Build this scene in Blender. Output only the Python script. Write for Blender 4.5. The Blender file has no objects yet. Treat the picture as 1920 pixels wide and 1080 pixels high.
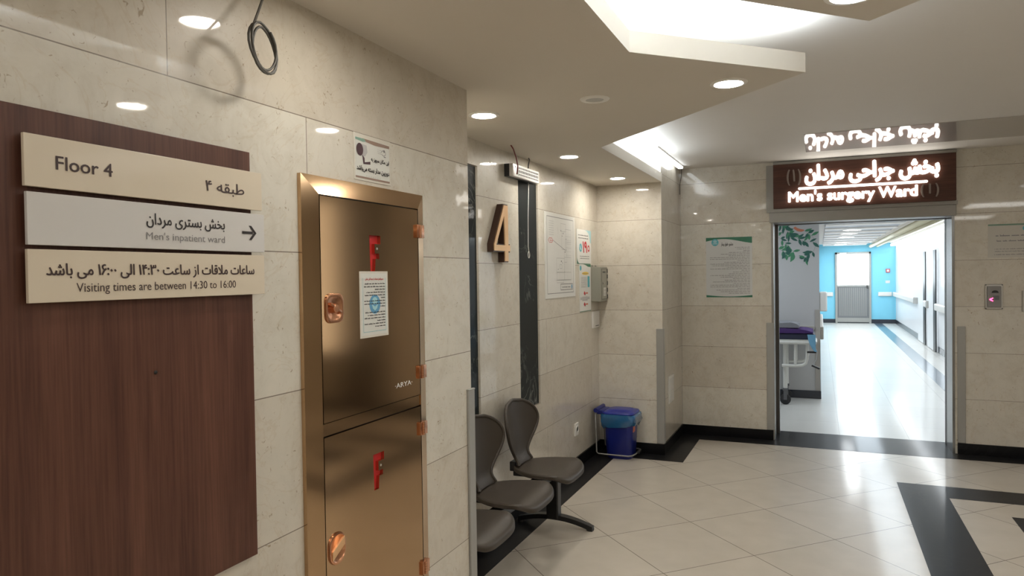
import bpy, bmesh, math, random
from mathutils import Matrix, Vector
from mathutils.geometry import tessellate_polygon
random.seed(7)
SC = bpy.context.scene
COL = SC.collection
PI = math.pi

# ------------------------------------------------------------------ camera
yaw, pitch, roll, FPX = -0.409353507, -0.0174799828, -0.0145195539, 1328.95
CAM_H = 1.60
cf = Vector((math.sin(yaw)*math.cos(pitch), math.cos(yaw)*math.cos(pitch), math.sin(pitch)))
cr = Vector((math.cos(yaw), -math.sin(yaw), 0)); cu = cr.cross(cf)
c_, s_ = math.cos(roll), math.sin(roll)
cr, cu = c_*cr + s_*cu, -s_*cr + c_*cu
cam = bpy.data.cameras.new('camera'); cam.sensor_width = 36; cam.lens = FPX/1920*36
cam.clip_start = .05; cam.clip_end = 80
co = bpy.data.objects.new('camera', cam); COL.objects.link(co)
m = Matrix((cr, cu, -cf)).transposed().to_4x4(); m.translation = (0, 0, CAM_H)
co.matrix_world = m; SC.camera = co

# ------------------------------------------------------------------ light and exposure
SC.view_settings.view_transform = 'Standard'; SC.view_settings.look = 'None'
SC.view_settings.gamma = 1; SC.view_settings.use_curve_mapping = False
SC.view_settings.exposure = 0.64
W = bpy.data.worlds.new('world'); SC.world = W; W.use_nodes = True
W.node_tree.nodes['Background'].inputs[0].default_value = (.8, .9, 1, 1)
W.node_tree.nodes['Background'].inputs[1].default_value = .6
WARM = (1.0, .94, .83); COOL = (.80, .91, 1.0); NEUT = (1, .98, .93)

def area(name, loc, size, power, col, rot=(0, 0, 0)):
    l = bpy.data.lights.new(name, 'AREA'); l.shape = 'RECTANGLE'; l.size, l.size_y = size
    l.energy = power; l.color = col
    o = bpy.data.objects.new(name, l); COL.objects.link(o); o.location = loc; o.rotation_euler = rot
    return o
UP = (PI, 0, 0)
def cove(p, q, power, z=2.50, back=.07, side=1, col=COOL):
    """an LED strip lying on top of the dropped ceiling, along p-q, shining up"""
    d = Vector((q[0]-p[0], q[1]-p[1], 0)); L = d.length; d.normalize()
    n = Vector((-d.y, d.x, 0))*side
    c = (Vector((p[0], p[1], 0))+Vector((q[0], q[1], 0)))/2 + n*back
    a = math.atan2(d.y, d.x)
    return area('cove_led', (c.x, c.y, z), (L, .03), power*L, col, (0, 0, a))
COVES = []
for p, q, pw, side in [((-.624, .9), (-.624, 2.50), 9, 1), ((-.60, 2.555), (-.10, 3.04), 11, 1), ((-1.262, 4.45), (-1.262, 6.1), 7, 1),
                       ((-.40, 2.0), (.10, 2.52), 9, -1), ((.20, 2.52), (.70, 2.02), 2, -1), ((.152, 1.40), (-.36, 1.90), 6, -1)]:
    o = cove(p, q, pw, side=side); e = o.rotation_euler
    o.matrix_world = Matrix.Translation(o.location) @ Matrix.Rotation(e.z, 4, 'Z') @ Matrix.Rotation(PI, 4, 'X')
# ward corridor ceiling lamps and daylight
area('corridor_lamp', (1.0, 12.0, 2.34), (.5, 7), 34, COOL)
area('corridor_lamp', (1.0, 20.0, 2.34), (.5, 7), 58, COOL)
area('corridor_lamp', (-1.2, 8.5, 2.34), (.5, .6), 13, COOL)
# unseen fill lights, added out of view to raise the hall's light level
area('hall_fill', (2.6, 1.0, 2.60), (.9, .9), 17, NEUT)
area('hall_fill', (2.6, -2.0, 2.60), (.9, .9), 17, NEUT)
area('hall_fill', (.2, -1.6, 2.38), (.7, .7), 11, WARM)
area('hall_fill', (2.7, 4.2, 2.60), (.9, .9), 13, NEUT)

# ------------------------------------------------------------------ materials
def M_new(name):
    m = bpy.data.materials.new(name); m.use_nodes = True
    nt = m.node_tree; return m, nt, nt.nodes['Principled BSDF']
def mat(name, col, rough=.5, metal=0, coat=0, coat_r=.05, emit=None, est=0, spec=.5, noise=0, nscale=40, trans=0, alpha=1, bump=0):
    m, nt, b = M_new(name)
    I = b.inputs
    I['Base Color'].default_value = (*col, 1); I['Roughness'].default_value = rough; I['Metallic'].default_value = metal
    I['Coat Weight'].default_value = coat; I['Coat Roughness'].default_value = coat_r
    I['Specular IOR Level'].default_value = spec
    I['Transmission Weight'].default_value = trans; I['Alpha'].default_value = alpha
    if emit: I['Emission Color'].default_value = (*emit, 1); I['Emission Strength'].default_value = est
    if noise or bump:
        tc = nt.nodes.new('ShaderNodeTexCoord'); n = nt.nodes.new('ShaderNodeTexNoise')
        n.inputs['Scale'].default_value = nscale; n.inputs['Detail'].default_value = 4
        nt.links.new(tc.outputs['Object'], n.inputs['Vector'])
        if noise:
            r = nt.nodes.new('ShaderNodeMapRange'); r.inputs['To Min'].default_value = 1-noise; r.inputs['To Max'].default_value = 1+noise
            nt.links.new(n.outputs['Fac'], r.inputs['Value'])
            mx = nt.nodes.new('ShaderNodeMix'); mx.data_type = 'RGBA'; mx.blend_type = 'MULTIPLY'; mx.inputs['Factor'].default_value = 1
            mx.inputs['A'].default_value = (*col, 1); nt.links.new(r.outputs['Result'], mx.inputs['B'])
            nt.links.new(mx.outputs['Result'], I['Base Color'])
        if bump:
            bp = nt.nodes.new('ShaderNodeBump'); bp.inputs['Strength'].default_value = bump; bp.inputs['Distance'].default_value = .002
            nt.links.new(n.outputs['Fac'], bp.inputs['Height']); nt.links.new(bp.outputs['Normal'], I['Normal'])
    return m
def N(nt, t, **kw):
    n = nt.nodes.new(t)
    for k, v in kw.items(): setattr(n, k, v)
    return n
def ramp(nt, src, stops):
    r = N(nt, 'ShaderNodeValToRGB'); e = r.color_ramp.elements
    e[0].position, e[0].color = stops[0][0], (*stops[0][1], 1); e[1].position, e[1].color = stops[-1][0], (*stops[-1][1], 1)
    for p, c in stops[1:-1]:
        x = e.new(p); x.color = (*c, 1)
    nt.links.new(src, r.inputs['Fac']); return r.outputs['Color']
def mixc(nt, fac, a, b, mode='MIX'):
    x = N(nt, 'ShaderNodeMix', data_type='RGBA', blend_type=mode)
    for s, v in (('Factor', fac), ('A', a), ('B', b)):
        if isinstance(v, (int, float)): x.inputs[s].default_value = v
        elif isinstance(v, tuple): x.inputs[s].default_value = (*v, 1)
        else: nt.links.new(v, x.inputs[s])
    return x.outputs['Result']

def stone(name, axis, shift, c1, c2, off):
    """polished cream limestone slabs 1.6 x 0.4 m, joints placed in world metres"""
    m, nt, b = M_new(name)
    g = N(nt, 'ShaderNodeNewGeometry'); sx = N(nt, 'ShaderNodeSeparateXYZ'); nt.links.new(g.outputs['Position'], sx.inputs[0])
    cb = N(nt, 'ShaderNodeCombineXYZ')
    ah = N(nt, 'ShaderNodeMath', operation='ADD'); ah.inputs[1].default_value = shift; nt.links.new(sx.outputs[axis], ah.inputs[0])
    av = N(nt, 'ShaderNodeMath', operation='ADD'); av.inputs[1].default_value = 4-.0765; nt.links.new(sx.outputs['Z'], av.inputs[0])
    nt.links.new(ah.outputs[0], cb.inputs[0]); nt.links.new(av.outputs[0], cb.inputs[1])
    br = N(nt, 'ShaderNodeTexBrick'); br.offset = off; br.offset_frequency = 2
    I = br.inputs; nt.links.new(cb.outputs[0], I['Vector'])
    I['Scale'].default_value = 1; I['Mortar Size'].default_value = .0016; I['Mortar Smooth'].default_value = .2
    I['Brick Width'].default_value = 1.6; I['Row Height'].default_value = .4
    I['Color1'].default_value = (*c1, 1); I['Color2'].default_value = (*c2, 1)
    I['Mortar'].default_value = (.20, .16, .12, 1)
    n1 = N(nt, 'ShaderNodeTexNoise'); n1.inputs['Scale'].default_value = 9; n1.inputs['Detail'].default_value = 9; n1.inputs['Roughness'].default_value = .7
    n1.inputs['Distortion'].default_value = .4
    nt.links.new(g.outputs['Position'], n1.inputs['Vector'])
    c = mixc(nt, 1.0, br.outputs['Color'], ramp(nt, n1.outputs['Fac'], [(.3, (.88, .86, .83)), (.52, (1, 1, 1)), (.75, (1.06, 1.05, 1.04))]), 'MULTIPLY')
    n2 = N(nt, 'ShaderNodeTexNoise'); n2.inputs['Scale'].default_value = 46; n2.inputs['Detail'].default_value = 4; n2.inputs['Distortion'].default_value = 1.5
    nt.links.new(g.outputs['Position'], n2.inputs['Vector'])
    c = mixc(nt, 1.0, c, ramp(nt, n2.outputs['Fac'], [(.27, (.58, .50, .40)), (.345, (1, 1, 1)), (1, (1, 1, 1))]), 'MULTIPLY')
    n3 = N(nt, 'ShaderNodeTexNoise'); n3.inputs['Scale'].default_value = 5; n3.inputs['Detail'].default_value = 8; n3.inputs['Distortion'].default_value = 2.2
    nt.links.new(g.outputs['Position'], n3.inputs['Vector'])
    c = mixc(nt, 1.0, c, ramp(nt, n3.outputs['Fac'], [(.482, (1, 1, 1)), (.5, (.94, .905, .86)), (.518, (1, 1, 1))]), 'MULTIPLY')
    nt.links.new(c, b.inputs['Base Color'])
    b.inputs['Roughness'].default_value = .42; b.inputs['Coat Weight'].default_value = .85; b.inputs['Coat Roughness'].default_value = .035
    b.inputs['Coat IOR'].default_value = 1.45
    return m
STA = (.665, .628, .545); STB = (.575, .520, .432)
S_LEFT = stone('limestone slabs side', 'Y', 16-1.204, STA, STB, .697)
S_BACK = stone('limestone slabs facing', 'X', 16+1.262, STA, STB, 0)

def dark_stone(name, base, vein, amt, coat=.5, cr_=.05):
    m, nt, b = M_new(name)
    g = N(nt, 'ShaderNodeNewGeometry')
    n = N(nt, 'ShaderNodeTexNoise'); n.inputs['Scale'].default_value = 3.2; n.inputs['Detail'].default_value = 10; n.inputs['Distortion'].default_value = 2.6
    nt.links.new(g.outputs['Position'], n.inputs['Vector'])
    v = ramp(nt, n.outputs['Fac'], [(.47, base), (.5, vein), (.53, base)])
    n2 = N(nt, 'ShaderNodeTexNoise'); n2.inputs['Scale'].default_value = 2; nt.links.new(g.outputs['Position'], n2.inputs['Vector'])
    k = ramp(nt, n2.outputs['Fac'], [(.45, (0, 0, 0)), (.7, (amt, amt, amt))])
    nt.links.new(mixc(nt, k, base, v), b.inputs['Base Color'])
    b.inputs['Roughness'].default_value = .5; b.inputs['Specular IOR Level'].default_value = .1
    b.inputs['Coat Weight'].default_value = coat; b.inputs['Coat Roughness'].default_value = cr_; b.inputs['Coat IOR'].default_value = 1.4
    return m
MARBLE = dark_stone('dark green marble', (.008, .012, .013), (.24, .245, .22), 1.0, .35, .03)
GRANITE = dark_stone('black granite', (.004, .004, .005), (.02, .02, .02), .3, .3)
GRAN_FLOOR = dark_stone('dark floor granite', (.010, .0095, .0105), (.04, .035, .03), .3, .26, .10)

def floor_mat():
    m, nt, b = M_new('beige floor tile laid diagonally')
    g = N(nt, 'ShaderNodeNewGeometry')
    mp = N(nt, 'ShaderNodeMapping'); nt.links.new(g.outputs['Position'], mp.inputs['Vector'])
    mp.inputs['Rotation'].default_value = (0, 0, PI/4)
    # rotated by +45 deg: x' = (x-y)/sqrt2, y' = (x+y)/sqrt2
    mp.inputs['Location'].default_value = (60+.203, 60-.31, 0)
    br = N(nt, 'ShaderNodeTexBrick'); br.offset = 0; I = br.inputs; nt.links.new(mp.outputs[0], I['Vector'])
    I['Scale'].default_value = 1; I['Mortar Size'].default_value = .0026; I['Mortar Smooth'].default_value = .1
    I['Brick Width'].default_value = .6; I['Row Height'].default_value = .6
    I['Color1'].default_value = (.56, .505, .43, 1); I['Color2'].default_value = (.53, .475, .40, 1); I['Mortar'].default_value = (.14, .11, .08, 1)
    n = N(nt, 'ShaderNodeTexNoise'); n.inputs['Scale'].default_value = 6; n.inputs['Detail'].default_value = 8
    nt.links.new(g.outputs['Position'], n.inputs['Vector'])
    c = mixc(nt, 1, br.outputs['Color'], ramp(nt, n.outputs['Fac'], [(.3, (.94, .94, .93)), (.7, (1.04, 1.04, 1.04))]), 'MULTIPLY')
    nt.links.new(c, b.inputs['Base Color'])
    b.inputs['Roughness'].default_value = .4; b.inputs['Specular IOR Level'].default_value = .3; b.inputs['Coat Weight'].default_value = .5; b.inputs['Coat Roughness'].default_value = .13
    return m
FLOOR = floor_mat()
def corridor_floor_mat():
    m, nt, b = M_new('pale ward floor tile')
    g = N(nt, 'ShaderNodeNewGeometry')
    mp = N(nt, 'ShaderNodeMapping'); nt.links.new(g.outputs['Position'], mp.inputs['Vector']); mp.inputs['Location'].default_value = (60-.78+.01, .2, 0)
    br = N(nt, 'ShaderNodeTexBrick'); br.offset = 0; I = br.inputs; nt.links.new(mp.outputs[0], I['Vector'])
    I['Scale'].default_value = 1; I['Mortar Size'].default_value = .002; I['Brick Width'].default_value = .6; I['Row Height'].default_value = .6
    I['Color1'].default_value = (.60, .585, .55, 1); I['Color2'].default_value = (.57, .555, .52, 1); I['Mortar'].default_value = (.33, .31, .29, 1)
    nt.links.new(br.outputs['Color'], b.inputs['Base Color'])
    b.inputs['Roughness'].default_value = .4; b.inputs['Specular IOR Level'].default_value = .3; b.inputs['Coat Weight'].default_value = .36; b.inputs['Coat Roughness'].default_value = .13
    return m
CFLOOR = corridor_floor_mat()

def wood(name, axis, c1, c2, rough=.4):
    m, nt, b = M_new(name)
    g = N(nt, 'ShaderNodeNewGeometry'); mp = N(nt, 'ShaderNodeMapping'); nt.links.new(g.outputs['Position'], mp.inputs['Vector'])
    mp.inputs['Scale'].default_value = (14, 14, .8) if axis == 'Z' else (.8, 14, 14)
    n = N(nt, 'ShaderNodeTexNoise'); n.inputs['Scale'].default_value = 1.3; n.inputs['Detail'].default_value = 8; n.inputs['Roughness'].default_value = .65; n.inputs['Distortion'].default_value = .6
    nt.links.new(mp.outputs[0], n.inputs['Vector'])
    mp2 = N(nt, 'ShaderNodeMapping'); nt.links.new(g.outputs['Position'], mp2.inputs['Vector'])
    mp2.inputs['Scale'].default_value = (130, 130, 4) if axis == 'Z' else (4, 130, 130)
    n2 = N(nt, 'ShaderNodeTexNoise'); n2.inputs['Scale'].default_value = 1.2; n2.inputs['Detail'].default_value = 4
    nt.links.new(mp2.outputs[0], n2.inputs['Vector'])
    c = ramp(nt, n.outputs['Fac'], [(.3, c1), (.55, tuple((a+d)/2 for a, d in zip(c1, c2))), (.75, c2)])
    c = mixc(nt, 1, c, ramp(nt, n2.outputs['Fac'], [(.35, (.78, .75, .72)), (.6, (1.06, 1.05, 1.04))]), 'MULTIPLY')
    nt.links.new(c, b.inputs['Base Color']); b.inputs['Roughness'].default_value = rough; b.inputs['Specular IOR Level'].default_value = .3
    return m
WALNUT = wood('walnut veneer upright grain', 'Z', (.070, .027, .018), (.150, .066, .042))
WALNUT_H = wood('walnut veneer level grain', 'X', (.07, .028, .02), (.12, .052, .035))

def brushed(name, col, rough=.28, aniso=.3):
    m, nt, b = M_new(name)
    tc = N(nt, 'ShaderNodeTexCoord'); mp = N(nt, 'ShaderNodeMapping'); nt.links.new(tc.outputs['Object'], mp.inputs['Vector'])
    mp.inputs['Scale'].default_value = (400, 3, 400)
    n = N(nt, 'ShaderNodeTexNoise'); n.inputs['Scale'].default_value = 1; n.inputs['Detail'].default_value = 3
    nt.links.new(mp.outputs[0], n.inputs['Vector'])
    r = N(nt, 'ShaderNodeMapRange'); r.inputs['To Min'].default_value = rough-.006; r.inputs['To Max'].default_value = rough+.01
    nt.links.new(n.outputs['Fac'], r.inputs['Value']); nt.links.new(r.outputs['Result'], b.inputs['Roughness'])
    b.inputs['Base Color'].default_value = (*col, 1); b.inputs['Metallic'].default_value = 1
    b.inputs['Anisotropic'].default_value = aniso
    return m
BRONZE = brushed('brushed bronze steel', (.52, .35, .205), .13)
BRONZE_P = mat('polished bronze', (.88, .57, .31), .32, .75)
BRONZE_D = mat('dark bronze edge', (.07, .04, .03), .3, .6)
COPPER = mat('copper', (.62, .31, .18), .25, 1)
PAINT = mat('ceiling paint', (.70, .645, .565), .7, noise=.02, nscale=3)
PAINT_W = mat('white ceiling paint', (.80, .765, .72), .65, noise=.02, nscale=3)
RED = mat('red enamel', (.52, .015, .02), .35)
BLACK = mat('black plastic', (.010, .010, .011), .35)
INK = mat('black ink', (.018, .012, .012), .5)
INK_B = mat('dark brown ink', (.045, .022, .020), .5)
INK_G = mat('grey ink', (.23, .22, .22), .6)
INK_L = mat('pale grey ink', (.48, .47, .46), .6)
INK_R = mat('red ink', (.55, .02, .03), .5)
INK_T = mat('teal ink', (.10, .42, .48), .5)
INK_PT = mat('pale teal ink', (.36, .60, .63), .5)
INK_GR = mat('green ink', (.03, .16, .09), .5)
INK_BL = mat('blue ink', (.12, .33, .52), .5)
INK_Y = mat('yellow ink', (.80, .55, .06), .5)
INK_BR = mat('brown ink', (.30, .20, .155), .5)
INK_PU = mat('dark plum ink', (.06, .022, .03), .5)
CREAM = mat('cream acrylic', (.66, .575, .45), .4, coat=.08)
GREYW = mat('pale grey acrylic', (.62, .60, .575), .4, coat=.08)
PAPER = mat('white paper', (.74, .73, .69), .55)
PAPER_C = mat('laminated paper', (.70, .70, .65), .3, coat=.6, coat_r=.04)
CLEAR = mat('plastic sleeve', (.72, .68, .60), .15, coat=.6)
ALU = mat('grey aluminium guard', (.37, .365, .34), .42, .35)
STEEL = mat('stainless steel', (.50, .49, .47), .28, 1)
STEEL_D = mat('dark anodised steel', (.10, .095, .09), .35, .6)
FRAME_G = mat('grey door frame', (.30, .285, .26), .35, .5)
SEATM = mat('brown moulded plastic', (.047, .036, .026), .42, spec=.35, noise=.04, nscale=9, bump=.06)
BLUE = mat('blue plastic', (.006, .013, .16), .34)
BLUE_L = mat('blue lid plastic', (.012, .022, .26), .28)
BAG = mat('blue bag film', (.022, .12, .28), .22, bump=.6, nscale=24, coat=.5)
ORANGE = mat('orange sticker', (.62, .17, .09), .5)
WHITEP = mat('white plastic', (.74, .72, .68), .35)
GREYBOX = mat('grey green enamel', (.30, .295, .245), .42)
SILVER = mat('silver plastic', (.66, .65, .62), .35, .3)
GRIDM = mat('dark louvre', (.03, .028, .026), .5)
CABLE = mat('grey cable sheath', (.10, .095, .085), .5)
WIRE_R = mat('red wire sheath', (.19, .022, .018), .45)
DIFF = mat('lit diffuser', (.9, .9, .9), .5, emit=(1, .945, .85), est=115)
DIFF_D = mat('dimmer lit diffuser', (.9, .9, .9), .5, emit=(1, .945, .85), est=62)
DIFF_C = mat('lit white diffuser', (.9, .9, .9), .5, emit=(.92, .97, 1), est=30)
RIM = mat('satin white rim', (.85, .83, .78), .35)
SIGNLIT = mat('lit sign letter', (.9, .9, .9), .4, emit=(1, .96, .88), est=2.6)
SIGNDIM = mat('unlit sign letter', (.27, .22, .19), .5)
LEDRED = mat('red led', (.5, .02, .05), .4, emit=(1, .04, .16), est=6)
SKYPANE = mat('daylit frosted pane', (.9, .95, 1), .3, emit=(.88, .96, 1), est=5)
BLUEWALL = mat('pale blue wall paint', (.22, .62, .80), .5)
WHITEWALL = mat('white wall paint', (.78, .80, .82), .45, coat=.3, coat_r=.2)
GREYWALL = mat('pale grey wall paint', (.56, .555, .55), .5)
NAVY = mat('navy baseboard', (.014, .018, .030), .3, coat=.4)
CORRSTRIP = mat('dark blue floor band', (.10, .13, .17), .3, coat=.7, coat_r=.1)
GLASS = mat('glass', (.85, .92, .92), .03, trans=.9)
MIRROR = mat('gloss ceiling panel', (.47, .44, .41), .45, coat=1, coat_r=.03)
BEIGE_R = mat('beige crash rail', (.45, .42, .38), .45)
PURPLE = mat('purple blanket', (.065, .025, .14), .85, bump=.5, nscale=60)
NAVYC = mat('navy vinyl mattress', (.022, .026, .06), .5)
GREYC = mat('grey folded sheet', (.24, .24, .26), .85, bump=.5, nscale=60)
BLUEC = mat('light blue sheet', (.20, .45, .66), .8)
WTUBE = mat('white enamel tube', (.70, .69, .64), .35)
RUBBER = mat('black rubber', (.02, .02, .022), .6)
LEAF = mat('leaf green print', (.07, .26, .13), .6)
LEAF_D = mat('dark leaf print', (.035, .13, .10), .6)
LEAF_S = mat('grey twig print', (.34, .37, .34), .6)
BIRD = mat('orange bird print', (.66, .22, .12), .6)
SLATM = mat('grey ceiling slat', (.46, .48, .52), .5)
PIPE = mat('yellow beige pipe', (.55, .50, .33), .5)

# ------------------------------------------------------------------ building helpers
ORG = {}
def props(o, label=None, cat=None, group=None, kind=None):
    if label: o['label'] = label
    if cat: o['category'] = cat
    if group: o['group'] = group
    if kind: o['kind'] = kind
    return o
def thing(name, loc, label, cat, group=None):
    o = bpy.data.objects.new(name, None); COL.objects.link(o); o.location = loc; o.empty_display_size = .1
    ORG[o.name] = Vector(loc); return props(o, label, cat, group)
class MB:
    def __init__(s): s.bm = bmesh.new()
    def box(s, x0, x1, y0, y1, z0, z1, bev=0, seg=2):
        b = bmesh.new()
        bmesh.ops.create_cube(b, size=1)
        for v in b.verts:
            v.co = Vector((x0+(v.co.x+.5)*(x1-x0), y0+(v.co.y+.5)*(y1-y0), z0+(v.co.z+.5)*(z1-z0)))
        if bev: bmesh.ops.bevel(b, geom=list(b.edges), offset=bev, segments=seg, affect='EDGES', profile=.5)
        return s.add(b)
    def add(s, b, mtx=None):
        if mtx: b.transform(mtx)
        me = bpy.data.meshes.new('tmp'); b.to_mesh(me); b.free(); s.bm.from_mesh(me); bpy.data.meshes.remove(me); return s
    def poly(s, pts):
        try: s.bm.faces.new([s.bm.verts.new(p) for p in pts])
        except ValueError: pass
        return s
    def prism(s, pts, P, w0, w1, bev=0):
        """outline pts (u,v) on plane mapping P, from depth w0 to w1"""
        b = bmesh.new()
        lo = [b.verts.new(P(u, v, w0)) for u, v in pts]; hi = [b.verts.new(P(u, v, w1)) for u, v in pts]
        b.faces.new(lo[::-1]); b.faces.new(hi); n = len(pts)
        for i in range(n): b.faces.new((lo[i], lo[(i+1) % n], hi[(i+1) % n], hi[i]))
        bmesh.ops.recalc_face_normals(b, faces=b.faces)
        if bev:
            es = [e for e in b.edges if e.verts[0] in hi and e.verts[1] in hi]
            bmesh.ops.bevel(b, geom=es, offset=bev, segments=2, affect='EDGES', profile=.5)
        return s.add(b)
    def tube(s, pts, r, n=10, closed=False, cap=True):
        pts = [Vector(p) for p in pts]; k = len(pts); rr = r if hasattr(r, '__len__') else [r]*k
        rings = []; prev = None
        for i, p in enumerate(pts):
            if closed: t = pts[(i+1) % k]-pts[i-1]
            else: t = pts[min(i+1, k-1)]-pts[max(i-1, 0)]
            t.normalize()
            if prev is None:
                a = Vector((0, 0, 1)) if abs(t.z) < .9 else Vector((1, 0, 0)); u = t.cross(a).normalized()
            else: u = (prev-t*prev.dot(t)).normalized()
            prev = u; v = t.cross(u)
            rings.append([s.bm.verts.new(p+(u*math.cos(q*2*PI/n)+v*math.sin(q*2*PI/n))*rr[i]) for q in range(n)])
        for i in range(k if closed else k-1):
            A, B = rings[i], rings[(i+1) % k]
            for q in range(n): s.bm.faces.new((A[q], A[(q+1) % n], B[(q+1) % n], B[q]))
        if cap and not closed: s.bm.faces.new(rings[0][::-1]); s.bm.faces.new(rings[-1])
        return s
    def lathe(s, prof, c, axis='Z', n=32, a0=0, sx=1, sy=1):
        """prof [(r,h)] turned about an axis through c"""
        R = {'Z': Matrix.Identity(3), 'X': Matrix(((0, 0, 1), (1, 0, 0), (0, 1, 0))), 'Y': Matrix(((1, 0, 0), (0, 0, 1), (0, -1, 0))), 'Y2': Matrix(((1, 0, 0), (0, 0, -1), (0, 1, 0)))}[axis]
        rings = []
        for r, h in prof:
            rings.append([s.bm.verts.new(Vector(c)+R @ Vector((sx*r*math.cos(q*2*PI/n+a0), sy*r*math.sin(q*2*PI/n+a0), h))) for q in range(n)])
        for A, B in zip(rings, rings[1:]):
            for q in range(n): s.bm.faces.new((A[q], A[(q+1) % n], B[(q+1) % n], B[q]))
        if prof[0][0] > 1e-6: s.bm.faces.new(rings[0][::-1])
        if prof[-1][0] > 1e-6: s.bm.faces.new(rings[-1])
        return s
    def loft(s, rings, cap=True, closed=True):
        R = [[s.bm.verts.new(p) for p in ring] for ring in rings]
        n = len(R[0])
        for A, B in zip(R, R[1:]):
            for q in range(n if closed else n-1): s.bm.faces.new((A[q], A[(q+1) % n], B[(q+1) % n], B[q]))
        if cap: s.bm.faces.new(R[0][::-1]); s.bm.faces.new(R[-1])
        return s
    def build(s, name, m, parent=None, smooth=False, origin=None, recalc=True):
        if recalc: bmesh.ops.recalc_face_normals(s.bm, faces=s.bm.faces)
        if parent is not None: org = ORG[parent.name]
        elif origin is not None: org = Vector(origin)
        else:
            vs = [v.co for v in s.bm.verts]; org = Vector(((min(v.x for v in vs)+max(v.x for v in vs))/2, (min(v.y for v in vs)+max(v.y for v in vs))/2, min(v.z for v in vs)))
        for v in s.bm.verts: v.co -= org
        me = bpy.data.meshes.new(name); s.bm.to_mesh(me); s.bm.free(); me.materials.append(m)
        if smooth:
            for p in me.polygons: p.use_smooth = True
            if smooth != 'all':
                me.set_sharp_from_angle(angle=math.radians(smooth if smooth is not True else 40))
        o = bpy.data.objects.new(name, me); COL.objects.link(o)
        if parent is not None:
            o.parent = parent; ORG[o.name] = org
            o.location = (0, 0, 0)
        else: o.location = org; ORG[o.name] = org
        return o
def struct(name, mb, m, **k): return props(mb.build(name, m, origin=(0, 0, 0), **k), kind='structure')
def copy_tree(o, parent=None):
    c = o.copy(); COL.objects.link(c); c.parent = parent
    for ch in list(o.children): copy_tree(ch, c)
    return c
def PX(x0): return lambda u, v, w: Vector((x0+w, u, v))          # wall facing +x, u runs along +y
def PY(y0): return lambda u, v, w: Vector((u, y0-w, v))          # wall facing -y, u runs along +x
def rect(u0, u1, v0, v1): return [(u0, v0), (u1, v0), (u1, v1), (u0, v1)]
def ell(cu_, cv, ru, rv, n=24): return [(cu_+ru*math.cos(i*2*PI/n), cv+rv*math.sin(i*2*PI/n)) for i in range(n)]
def rrect(u0, u1, v0, v1, r, n=5):
    out = []
    for cx, cy, a in ((u1-r, v0+r, -PI/2), (u1-r, v1-r, 0), (u0+r, v1-r, PI/2), (u0+r, v0+r, PI)):
        out += [(cx+r*math.cos(a+i*PI/2/n), cy+r*math.sin(a+i*PI/2/n)) for i in range(n+1)]
    return out
def flat(mb, pts, P, w=.0006): mb.poly([P(u, v, w) for u, v in pts]); return mb
def seg(mb, p, q, t, P, w=.0006):
    d = Vector((q[0]-p[0], q[1]-p[1])); L = d.length
    if L < 1e-6: return
    n = Vector((-d.y, d.x))/L*t/2
    flat(mb, [(p[0]-n.x, p[1]-n.y), (q[0]-n.x, q[1]-n.y), (q[0]+n.x, q[1]+n.y), (p[0]+n.x, p[1]+n.y)], P, w)
def pline(mb, pts, t, P, w=.0006, closed=False):
    for a, b in zip(pts, pts[1:]+(pts[:1] if closed else [])):
        if a != b: seg(mb, a, b, t, P, w)
def scribble(mb, u0, u1, v, h, P, w=.0006, rtl=True, frac=1.0):
    """a line of print too small to read: word-long dashes"""
    u = u1 if rtl else u0; end = u1-(u1-u0)*frac if rtl else u0+(u1-u0)*frac
    while (u > end) if rtl else (u < end):
        L = h*random.uniform(2, 5.5)
        a, b = (max(u-L, end), u) if rtl else (u, min(u+L, end))
        if b-a > h*.4:
            flat(mb, rect(a, b, v, v+h*.5), P, w)
            x = a
            while x < b-h*.5:
                if random.random() < .5: flat(mb, rect(x, x+h*.28, v+h*.5, v+h*random.uniform(.75, 1.1)), P, w)
                x += h*.7
        u = u-L-h*.7 if rtl else u+L+h*.7

# lettering: Arabic script is shaped here, glyph by glyph
FORMS = {'ا': (0xFE8D, 2), 'آ': (0xFE81, 2), 'ب': (0xFE8F, 4), 'پ': (0xFB56, 4), 'ت': (0xFE95, 4), 'ج': (0xFE9D, 4), 'ح': (0xFEA1, 4), 'خ': (0xFEA5, 4),
         'د': (0xFEA9, 2), 'ر': (0xFEAD, 2), 'ز': (0xFEAF, 2), 'س': (0xFEB1, 4), 'ش': (0xFEB5, 4), 'ط': (0xFEC1, 4), 'ع': (0xFEC9, 4), 'ف': (0xFED1, 4),
         'ق': (0xFED5, 4), 'ک': (0xFB8E, 4), 'ل': (0xFEDD, 4), 'م': (0xFEE1, 4), 'ن': (0xFEE5, 4), 'ه': (0xFEE9, 4), 'و': (0xFEED, 2), 'ی': (0xFBFC, 4), 'ص': (0xFEB9, 4), 'ئ': (0xFE89, 4)}
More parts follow.
